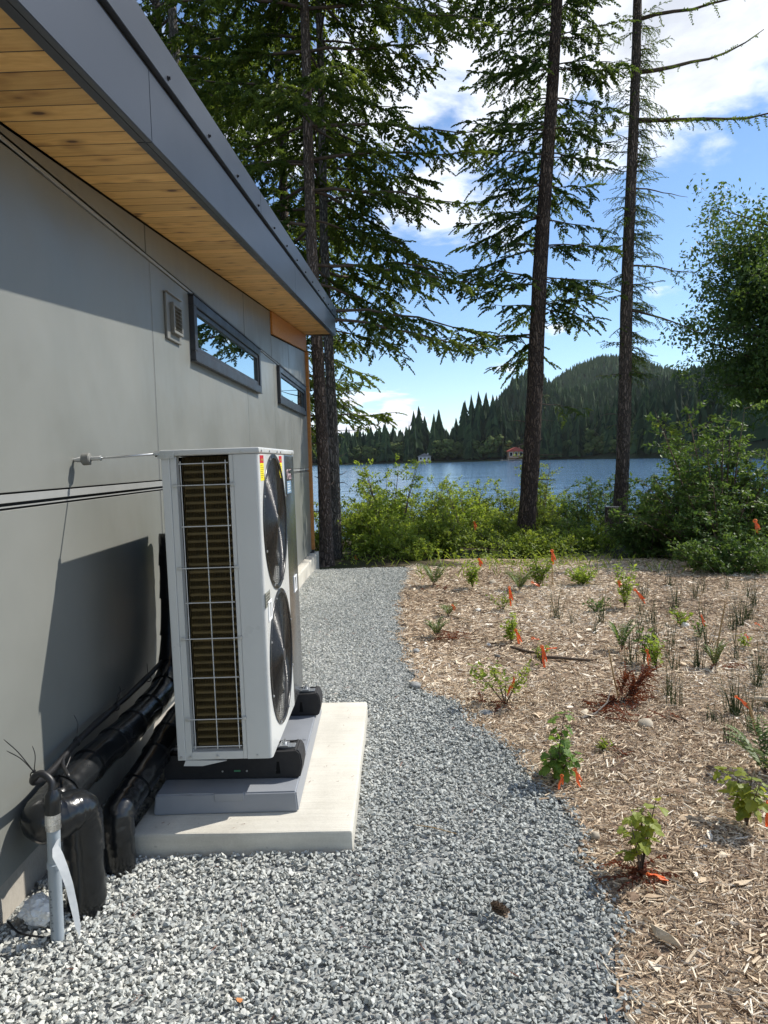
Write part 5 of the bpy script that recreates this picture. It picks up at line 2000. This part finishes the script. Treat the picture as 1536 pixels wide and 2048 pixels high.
def rush(label, loc, h, n, seed, group='rush tufts planted in the mulch', splay=.28, mat=None):
    r_ = np.random.default_rng(seed)
    V, T, A = [], [], []
    for k in range(n):
        an = r_.uniform(0, 6.283)
        sp_ = abs(r_.normal(0, splay))
        hh = h * r_.uniform(.45, 1.08)
        b0 = np.array([r_.normal(0, .018), r_.normal(0, .018), -.01])
        d = np.array([math.cos(an) * sp_, math.sin(an) * sp_, 1.0])
        wv_ = np.array([-math.sin(an), math.cos(an), 0]) * r_.uniform(.0022, .0038)
        o_ = np.array([math.cos(an), math.sin(an), 0]) * .0018
        tone = np.clip(.4 + r_.normal(0, .25), 0, 1)
        prev = None
        for j, u in enumerate((0, .35, .7, 1.0)):
            p = b0 + d * hh * u + np.array([math.cos(an), math.sin(an), -.5]) * hh * sp_ * .7 * u * u
            f_ = 1 - .8 * u
            idx = len(V)
            V += [p + wv_ * f_, p - wv_ * f_ * .5 + o_ * f_, p - wv_ * f_ * .5 - o_ * f_]
            if prev is not None:
                for a_ in range(3):
                    b_ = (a_ + 1) % 3
                    T += [(prev + a_, prev + b_, idx + b_), (prev + a_, idx + b_, idx + a_)]
                    A += [tone, tone]
            prev = idx
    o = link('rush', tri_mesh('rush', V, T, mat or M_RUSH, A), loc=loc)
    return props(o, label, 'rush', group)


# ---- shrubs and ferns
sprig('sprawling half bare sapling with two orange ribbons beside the gravel bend', G(1.93, 4.27), .24, .42, 7, 26, M_LEAF_M, 301, .026, bare=.45, spread=1.1)
sprig('small yellow green sapling with a ribbon at its base left of the fallen sticks', G(2.21, 5.77), .24, .20, 6, 24, M_LEAF_Y, 302, .030)
sprig('thin sprawling sapling beside an upright orange ribbon', G(2.32, 6.98), .18, .32, 6, 18, M_LEAF_M, 303, .024, bare=.3)
sprig('sparse seedling behind the fallen sticks with a long orange ribbon', G(2.32, 5.08), .17, .18, 5, 11, M_LEAF_M, 304, .020, bare=.4)
fern('pale tufted fern near the gravel with red brown debris beside it', G(1.61, 6.04), .11, .24, 12, M_FERN, 305)
fern('tiny fern with a small orange ribbon behind the tufted one', G(1.77, 6.82), .08, .20, 9, M_FERN, 306)
fern('yellow tipped fern at the far gravel corner', G(1.72, 8.48), .18, .40, 12, M_FERN, 307)
sprig('upright yellow sapling in front of the ground cover', G(2.15, 8.16), .32, .22, 8, 30, M_LEAF_Y, 308, .034)
fern('grey green fern left of the dark little shrub', G(2.67, 8.0), .15, .38, 12, M_FERN, 309)
sprig('dark little shrub near the upright ribbon stake', G(2.96, 8.35), .36, .42, 11, 34, M_LEAF_M, 310, .034)
sprig('round yellow green bush at the far edge of the mulch', G(3.48, 8.38), .22, .34, 14, 30, M_LEAF_Y, 311, .032, spread=1.1)
sprig('sprawling dull plant with bent stems in mid mulch', G(3.19, 6.83), .16, .34, 7, 12, M_LEAF_D, 312, .03)
sprig('tall thin yellow green sapling with two ribbons near the right shrubs', G(3.54, 7.02), .46, .26, 6, 40, M_LEAF_Y, 313, .034)
fern('grey green spiky fern left of the thin rushes', G(3.02, 5.48), .17, .26, 12, M_LEAF_D, 314)
sprig('two toned sapling right behind the upright orange ribbon', G(3.11, 4.99), .25, .17, 6, 24, M_LEAF_Y, 315, .032)
sprig('dark leaved sprig leaning behind the two toned sapling', G(3.07, 5.12), .27, .14, 4, 12, M_LEAF_D, 316, .032)
fern('small bright conifer-like seedling beside a thin leaning stake', G(3.52, 4.97), .13, .19, 12, M_FERN, 317)
sprig('tiny green sprout alone in the mulch behind the green currant', G(2.32, 3.56), .06, .09, 5, 9, M_LEAF_M, 318, .018)
sprig('sparse leafy plant beside the white stone at the right', G(3.77, 6.2), .15, .26, 6, 12, M_LEAF_M, 319, .032)
sprig('small ribboned plant at right beyond the sparse rushes', G(3.77, 5.80), .16, .14, 5, 12, M_LEAF_D, 320, .026)
sprig('yellow and red tinged seedling near the right edge', G(3.97, 5.47), .10, .12, 5, 11, M_LEAF_Y, 321, .024)
fern('bushy fern at the right edge above the ribboned currant', G(2.98, 3.24), .15, .34, 14, M_FERN, 322)
sprig('low olive plant under the tall right edge rushes', G(3.85, 4.7), .14, .22, 6, 13, M_LEAF_M, 323, .028)

# ---- rushes
RUSHES = [((2.76, 6.55), .38, 22, 'tall dark rush tuft left of the sprawling dull plant'), ((2.86, 6.34), .26, 9, 'leaning sparse rush beside the tall dark tuft'),
          ((3.25, 5.78), .30, 20, 'rush tuft behind the spiky grey fern'), ((2.96, 4.25), .28, 15, 'single thin upright rush right of the dead red fir'),
          ((3.40, 4.99), .25, 26, 'dense rush tuft left of the bright seedling'), ((3.24, 4.09), .30, 44, 'thick dark rush tuft above the thin pale one'),
          ((3.00, 3.62), .21, 14, 'thin rush standing on pale mulch at the right front'), ((3.06, 3.98), .14, 16, 'small splayed rush between the two front rush tufts'),
          ((4.28, 6.2), .36, 32, 'tall spreading rush clump before the big shrub'), ((4.46, 6.42), .32, 26, 'rush clump touching the tall spreading one'),
          ((3.59, 4.52), .30, 24, 'rush at the right edge beside the standing stake')]
for k, (xy, h_, n_, lab) in enumerate(RUSHES):
    rush(lab, G(*xy), h_, n_, 400 + k, splay=.16 if 'upright' in lab or 'thin rush' in lab else .26)
for k, xy in enumerate(((3.46, 5.6), (3.38, 5.75), (2.92, 5.05), (3.0, 5.15), (3.22, 4.95), (4.05, 7.0), (3.85, 7.4), (4.35, 7.3), (4.75, 6.9), (4.6, 7.7), (4.1, 6.5), (4.9, 7.3), (3.4, 6.2), (3.55, 6.35),
                       (3.75, 5.15), (3.98, 5.05), (4.2, 5.5), (3.5, 4.2), (3.6, 4.05), (3.62, 4.3), (3.2, 3.8), (2.98, 4.42),
                       (4.5, 5.9), (4.7, 6.3), (5.0, 6.8), (4.95, 7.9), (5.3, 7.6), (4.4, 8.1), (3.95, 7.8), (3.9, 6.75), (4.15, 6.05), (3.65, 5.4), (3.3, 5.3), (3.6, 6.7), (3.7, 4.75), (4.0, 4.9), (2.95, 6.0), (3.1, 6.3))):
    rush('thin dark green rush tuft among the wood chips', G(*xy), float(rng.uniform(.20, .42)), int(rng.integers(8, 22)), 450 + k)

# ---- dead fir seedling, sticks, stakes
df = empty('dead_seedling', G(2.65, 4.31), 'dead red brown fir seedling beside a thin stake', 'dead plant')
q = MB()
r_ = np.random.default_rng(500)
P, D, S, A = [], [], [], []
for k, (e, nn) in enumerate((((.02, .0, .15), 26), ((.17, .04, .17), 40), ((.10, .02, .06), 26), ((-.10, -.05, .03), 22), ((-.20, -.12, .012), 16), ((.19, .10, .12), 26), ((.05, -.08, .03), 16))):
    e = np.array(e)
    q.tube([(0, 0, .0), e * .5 + np.array([0, 0, .02]), e], [.003, .002, .001], 4)
    for j in range(nn):
        u = r_.uniform(.25, 1)
        P.append(e * u + np.array([0, 0, .02 * (1 - u)]) + r_.normal(0, .007, 3))
        D.append(e / np.linalg.norm(e) + r_.normal(0, .55, 3))
        S.append(r_.uniform(.06, .11))
        A.append(r_.uniform(.1, .8))
q.obj('stems', M_TWIG, df)
V, T, A_ = bake(TWIGS_THIN, P, frames(np.array(D), np.array([0., 0., 1.])), np.array(S) / .5, np.array(A))
link('needles', tri_mesh('needles', V, T, M_RED, A_), df)


def stick(label, pts, rads, mat=M_STICK, name='stick', cat='stick', twigs=()):
    base = Vector(pts[0])
    q_ = MB().tube([Vector(p) - base for p in pts], rads, 7, wob=lambda i, k: 1 + .15 * mnoise.noise(Vector((k, i * 1.3, base.x * 9))))
    for a_, b_ in twigs:
        q_.tube([Vector(a_) - base, Vector(b_) - base], [.004, .002], 5)
    return props(q_.obj(name, mat, loc=tuple(base), auto=60), label, cat)


stick('longer fallen grey stick lying across the mulch', [(2.30, 5.22, .034), (2.45, 5.17, .038), (2.58, 5.13, .034), (2.70, 5.11, .03)], [.013, .012, .010, .006], M_TWIG, twigs=(((2.62, 5.12, .022), (2.66, 5.17, .06)),))
stick('shorter fallen stick meeting the longer one at its left end', [(2.17, 5.52, .03), (2.26, 5.38, .034), (2.36, 5.22, .05)], [.011, .011, .008], M_TWIG)
stick('curved dead twig reaching out from the red seedling', [(2.32, 4.0, .015), (2.42, 4.06, .02), (2.52, 4.16, .05), (2.56, 4.22, .12)], [.008, .006, .004, .0015], M_DEADTWIG)
stick('pale bare stick lying behind the tufted fern', [(1.79, 6.78, .02), (1.9, 6.6, .02), (1.96, 6.5, .015)], [.008, .008, .005], M_CHUNK)
stick('thin stake leaning over the dead red seedling', [(2.65, 4.36, 0), (2.62, 4.37, .15), (2.595, 4.38, .31)], [.0055, .005, .0045], M_BAMBOO, 'stake', 'stake')
stick('thin tall stake leaning over the bright seedling', [(3.52, 5.0, 0), (3.56, 5.0, .22), (3.60, 5.0, .45)], [.0065, .006, .005], M_BAMBOO, 'stake', 'stake')
stick('stout short stake at the right edge holding a folded ribbon', [(3.19, 3.71, -.02), (3.165, 3.72, .09), (3.14, 3.73, .185)], [.008, .008, .0075], M_BAMBOO, 'stake', 'stake')
stick('slim stake carrying an orange ribbon at the far edge of the mulch', [(3.13, 8.43, -.02), (3.13, 8.43, .20), (3.125, 8.43, .40)], [.006, .006, .005], M_BAMBOO, 'stake', 'stake')
stick('pale weathered pole end lying at the right edge', [(3.40, 4.18, .05), (3.56, 4.10, .06), (3.8, 4.0, .06)], [.016, .018, .018], M_CHUNK)
stick('thin twig lying on the gravel near the mulch edge', [(1.62, 3.12, .022), (1.70, 3.0, .026), (1.77, 2.9, .02)], [.0022, .002, .0012], M_DEADTWIG)
stick('slim dry straw lying on the bluish gravel', [(1.50, 2.75, .022), (1.40, 2.80, .025), (1.33, 2.83, .02)], [.0018, .002, .001], M_BAMBOO)


def ribbon_mesh(pts, w0, seed, axis=(1, 0, 0)):
    r_ = random.Random(seed)
    q_ = MB()
    ax = Vector(axis)
    prev = None
    for i, p in enumerate(pts):
        p = Vector(p)
        a_ = ax * w0 * .5 * (1 if 0 < i < len(pts) - 1 else .6) + Vector((0, r_.uniform(-.25, .25) * w0, r_.uniform(-.2, .2) * w0))
        cur = (q_.bm.verts.new(p - a_), q_.bm.verts.new(p + a_))
        if prev:
            q_.bm.faces.new((prev[0], prev[1], cur[1], cur[0]))
        prev = cur
    bmesh.ops.solidify(q_.bm, geom=list(q_.bm.faces), thickness=.0006)
    return q_


# (x, y, z of the knot, tail vector, width, label)
FLAGS = [((2.085, 3.20, .075), (.02, -.03, -.07), .022, 'orange ribbon hanging low on the right of the green currant'),
         ((2.02, 3.17, .06), (-.02, -.03, -.05), .020, 'orange ribbon tucked under the green currant\'s left leaves'),
         ((2.155, 2.44, .03), (.065, -.02, -.012), .017, 'orange ribbon lying flat on chips at the upright currant'),
         ((2.735, 2.74, .135), (-.01, -.01, -.095), .024, 'orange ribbon hanging in the bushy currant near the right edge'),
         ((1.99, 4.28, .17), (-.05, -.03, -.10), .022, 'crumpled orange ribbon on the sprawling half bare sapling'),
         ((2.31, 5.03, .16), (.015, -.03, -.15), .030, 'long orange ribbon below the fallen stick'),
         ((2.35, 5.04, .14), (.07, -.01, .01), .020, 'short orange tail pointing right beside the long ribbon'),
         ((2.235, 5.70, .12), (.03, -.05, -.13), .032, 'orange ribbon at the foot of the small yellow green sapling'),
         ((2.385, 6.95, .24), (.01, -.02, -.18), .034, 'upright orange ribbon beside the thin sprawling sapling'),
         ((2.375, 5.72, .045), (.045, -.02, -.01), .03, 'small orange ribbon lying alone behind the fallen sticks'),
         ((1.81, 6.80, .11), (.02, -.02, -.05), .026, 'small orange ribbon on the tiny fern'),
         ((2.80, 7.96, .11), (.08, -.02, -.05), .034, 'curled orange ribbon beside the grey green fern'),
         ((3.125, 8.415, .40), (.015, -.01, -.16), .045, 'orange ribbon at the top of the slim far stake'),
         ((3.47, 6.98, .27), (.0, -.02, -.05), .034, 'short orange ribbon on the left of the tall thin sapling'),
         ((3.60, 6.9, .20), (.09, -.03, -.13), .034, 'long slanting orange ribbon right of the tall thin sapling'),
         ((3.025, 4.93, .145), (.005, -.02, -.10), .026, 'upright orange ribbon before the two toned sapling'),
         ((3.76, 5.77, .19), (.02, -.02, -.08), .022, 'orange ribbon on the small plant beyond the sparse rushes'),
         ((3.96, 5.44, .11), (.02, -.02, -.04), .022, 'tiny orange ribbon on the yellow and red tinged seedling'),
         ((3.08, 3.74, .215), (.075, -.02, -.07), .020, 'folded orange ribbon by the stout short stake'),
         ((5.92, 9.22, .62), (.02, -.03, -.16), .06, 'orange ribbon caught in the big dense right shrub'),
         ((.58, 11.9, .02), (.02, -.02, -.13), .05, 'orange ribbon low in the thicket by the paired firs'),
         ((2.43, 9.9, .12), (.02, -.02, -.10), .045, 'orange ribbon at the far edge behind the upright yellow sapling'),
         ((2.6, 12.0, .55), (.02, -.02, -.13), .045, 'orange ribbon inside the lakeside thicket'),
         ((4.32, 6.0, .06), (.05, -.02, -.03), .024, 'small orange ribbon under the tall spreading rush clump')]
for k, (kn, tl, w_, lab) in enumerate(FLAGS):
    kn = Vector((kn[0], kn[1], kn[2] + float(gz(kn[0], kn[1]))))
    tl = Vector(tl)
    side = Vector((1, .2, 0)) if abs(tl.z) > .04 else Vector((0, 1, .1))
    q = ribbon_mesh([(0, 0, 0), tl * .3 + Vector((.004, .003, .004)), tl * .65 + Vector((-.004, 0, 0)), tl], w_ * .66, k, side)
    q.ring((0, 0, 0), (0.3, 1, .2), w_ * .35, w_ * .13, 10, 5)
    q2 = ribbon_mesh([(0, 0, 0), tl * .35 + Vector((w_ * .5, .01, .0)), tl * .7 + Vector((w_ * .7, .004, 0))], w_ * .55, k + 50, side)
    me2 = q2.mesh('ribbon_tail', M_FLAG)
    t_ = q.obj('ribbon', M_FLAG, loc=tuple(kn))
    props(t_, lab, 'ribbon', 'orange marker ribbons on the plants')
    link('tail', me2, t_)


def stone(label, loc, s, mat, seed, cat='stone'):
    bm = bmesh.new()
    bmesh.ops.create_icosphere(bm, subdivisions=3, radius=1.0)
    for v in bm.verts:
        k = 1 + .18 * mnoise.noise(v.co * 1.1 + Vector((seed, 0, 0))) + .05 * mnoise.noise(v.co * 3 + Vector((0, seed, 0)))
        v.co = Vector((v.co.x * s[0] * k, v.co.y * s[1] * k, v.co.z * s[2] * k))
    me = bpy.data.meshes.new('stone')
    bm.to_mesh(me)
    bm.free()
    me.materials.append(mat)
    me.polygons.foreach_set('use_smooth', np.ones(len(me.polygons), bool))
    return props(link('stone', me, loc=loc, rot=(0, 0, seed * .7)), label, cat)


stone('smooth tan river stone below the dead red seedling', (2.65, 3.88, .022), (.048, .040, .030), M_STONE_T, 1)
stone('small brownish stone below the thin rushes', (2.88, 3.74, .012), (.017, .016, .015), M_STONE_T, 2)
stone('rounded grey stone at the gravel bend', (1.385, 4.68, .012), (.045, .038, .022), M_STONE_G, 3)
stone('flat grey stone half buried at the mulch edge', (1.80, 4.14, .006), (.05, .04, .016), M_STONE_G, 4)
stone('beige stone on the line between gravel and chips', (2.05, 2.73, .014), (.020, .018, .017), M_STONE_T, 5)
stone('pale stone at the far end of the mulch', (2.43, 8.52, .015), (.055, .045, .035), M_STONE_T, 6)
stone('white stone left of the small yellow green sapling', (2.01, 5.68, .010), (.022, .02, .016), M_STONE_W, 7)
stone('black stone left of the fallen sticks', (2.03, 5.30, .014), (.030, .024, .018), M_STONE_D, 8)
stone('white stone among the right rushes', (3.79, 6.17, .015), (.035, .03, .028), M_STONE_W, 9)
stone('white pebble in mulch near the thin sprawling sapling', (2.08, 7.0, .012), (.035, .03, .02), M_STONE_W, 10)
stone('grey stone by the gravel edge below the bend', (1.42, 5.55, .008), (.035, .03, .018), M_STONE_G, 11)

# pine cone on the gravel
pc = empty('fir_cone', (1.60, 2.25, .034), 'brown fir cone lying on the gravel in front', 'fir cone', rot=(0, R(8), R(-38)))
pc.scale = (.85, .85, .85)
MB().tube([(-.036, 0, 0), (-.02, 0, 0), (.015, 0, 0), (.036, 0, 0)], [.005, .010, .010, .003], 10).obj('core', M_TWIG, pc)
Vp, Tp = np.array([(0, -.006, 0), (0, .006, 0), (.010, .007, .007), (.014, 0, .010), (.010, -.007, .007), (.006, 0, .002)]), np.array([(0, 1, 2), (0, 2, 3), (0, 3, 4), (0, 4, 5)])
sm = tri_mesh('scale', Vp, Tp, plain('cone_scale', (.21, .15, .10), .8, 0, .3, 40), np.full(4, .5))
for k in range(64):
    t = k / 63
    an = k * 2.39996
    rr = .011 * math.sin(math.pi * (.12 + .8 * t)) + .002
    o = link('scale', sm, pc, (-.034 + .064 * t, math.cos(an) * rr * .8, math.sin(an) * rr * .8))
    d = Vector((.55, math.cos(an), math.sin(an))).normalized()
    o.rotation_euler = d.to_track_quat('X', 'Z').to_euler()
    o.scale = (1, 1, 1)

# odd bits lying about
rc_ = np.random.default_rng(77)
hv, ht = hull_proto(rc_.normal(0, 1, (15, 3)) * np.array([.034, .015, .008]))
props(link('wood_chunk', tri_mesh('wood_chunk', hv, ht, M_CHUNK, np.full(len(ht), .5)), loc=(2.10, 2.12, .024), rot=(.1, .15, -.7)), 'large pale split wood chunk among the front chips', 'wood chunk')
lf = tri_mesh('fallen_leaf', LOBED[1][0] * .022, LOBED[1][1], plain('dry_leaf', (.42, .17, .05), .7), np.full(len(LOBED[1][1]), .5))
props(link('fallen_leaf', lf, loc=(.815, 1.87, .026), rot=(.2, .1, 1.0)), 'small dry orange leaf on the gravel at the bottom', 'leaf')
r_ = np.random.default_rng(900)


def debris(label, c, n_, rad):
    xy = np.array(c) + r_.normal(0, rad, (n_, 2))
    P_ = np.stack([xy[:, 0], xy[:, 1], gz(xy[:, 0], xy[:, 1]) + .016 + r_.uniform(0, .02, n_)], 1)
    D_ = np.stack([r_.normal(0, 1, n_), r_.normal(0, 1, n_), r_.normal(0, .2, n_)], 1)
    V, T, A_ = bake(TWIGS_THIN, P_, frames(D_, np.array([0., 0., 1.])), r_.uniform(.05, .13, n_) / .5, r_.uniform(0, .8, n_))
    o = link('dead_fronds', tri_mesh('dead_fronds', V, T, M_RED, A_))
    o['kind'] = 'stuff'
    return o


for c, n_, rad in (((1.72, 5.98), 22, .07), ((2.60, 4.05), 30, .10), ((2.45, 4.10), 14, .06), ((1.76, 8.3), 16, .09), ((1.85, 4.22), 12, .04), ((3.2, 5.42), 16, .07), ((3.63, 4.95), 14, .06), ((2.13, 2.46), 26, .028), ((2.4, 3.5), 8, .03)):
    debris('', c, n_, rad)

# brown needles and bits lying on the gravel
n_ = 260
yy = r_.uniform(1.4, 8.5, n_)
xx = r_.uniform(.1, 2.0, n_)
kp = (xx < edge(yy) + .05) & ~((xx > .2) & (xx < 1.1) & (yy > 2.64) & (yy < 4.18))
xx, yy = xx[kp], yy[kp]
n_ = len(xx)
D_ = np.stack([r_.normal(0, 1, n_), r_.normal(0, 1, n_), r_.normal(0, .15, n_)], 1)
V, T, A_ = leaves_at(np.stack([xx, yy, gz(xx, yy) + .022 + r_.uniform(0, .008, n_)], 1), D_, r_.uniform(.015, .05, n_), r_.uniform(0, 1, n_), r_,
                     [(np.array([(0, -.03, 0), (0, .03, 0), (.6, .03, .05), (1, 0, .0)]), np.array([(0, 1, 2), (0, 2, 3)]))])
lx = r_.uniform(.24, 1.07, 90)
ly = r_.uniform(2.69, 4.14, 90)
lk = ~((lx > .25) & (lx < .87) & (ly > 2.80) & (ly < 4.0))
lx, ly = lx[lk], ly[lk]
V2, T2, A2 = leaves_at(np.stack([lx, ly, np.full(len(lx), .0885)], 1), np.stack([r_.normal(0, 1, len(lx)), r_.normal(0, 1, len(lx)), r_.normal(0, .05, len(lx))], 1), r_.uniform(.006, .022, len(lx)), r_.uniform(0, .4, len(lx)), r_,
                       [(np.array([(0, -.05, 0), (0, .05, 0), (.6, .05, .05), (1, 0, .0)]), np.array([(0, 1, 2), (0, 2, 3)]))])
V, T, A_ = joinarr([(V, T, A_), (V2, T2, A2)])
props(link('needle_litter', tri_mesh('needle_litter', V, T, M_RED, A_)), kind='stuff')

# ================================================================ AIR: a thin even haze over the whole view
hz_m = bpy.data.materials.new('haze')
hz_m.use_nodes = True
hn = Nodes(hz_m.node_tree)
hn.n.clear()
ho = hn.add('ShaderNodeOutputMaterial')
hv_ = hn.add('ShaderNodeVolumePrincipled', ins={'Color': (.92, .95, 1.0, 1), 'Density': 0.00003, 'Anisotropy': 0.2})
hn.l.new(hv_.outputs[0], ho.inputs['Volume'])
props(MB().box((-2200, -1000, -12), (2600, 2700, 270)).obj('haze', hz_m), kind='stuff')
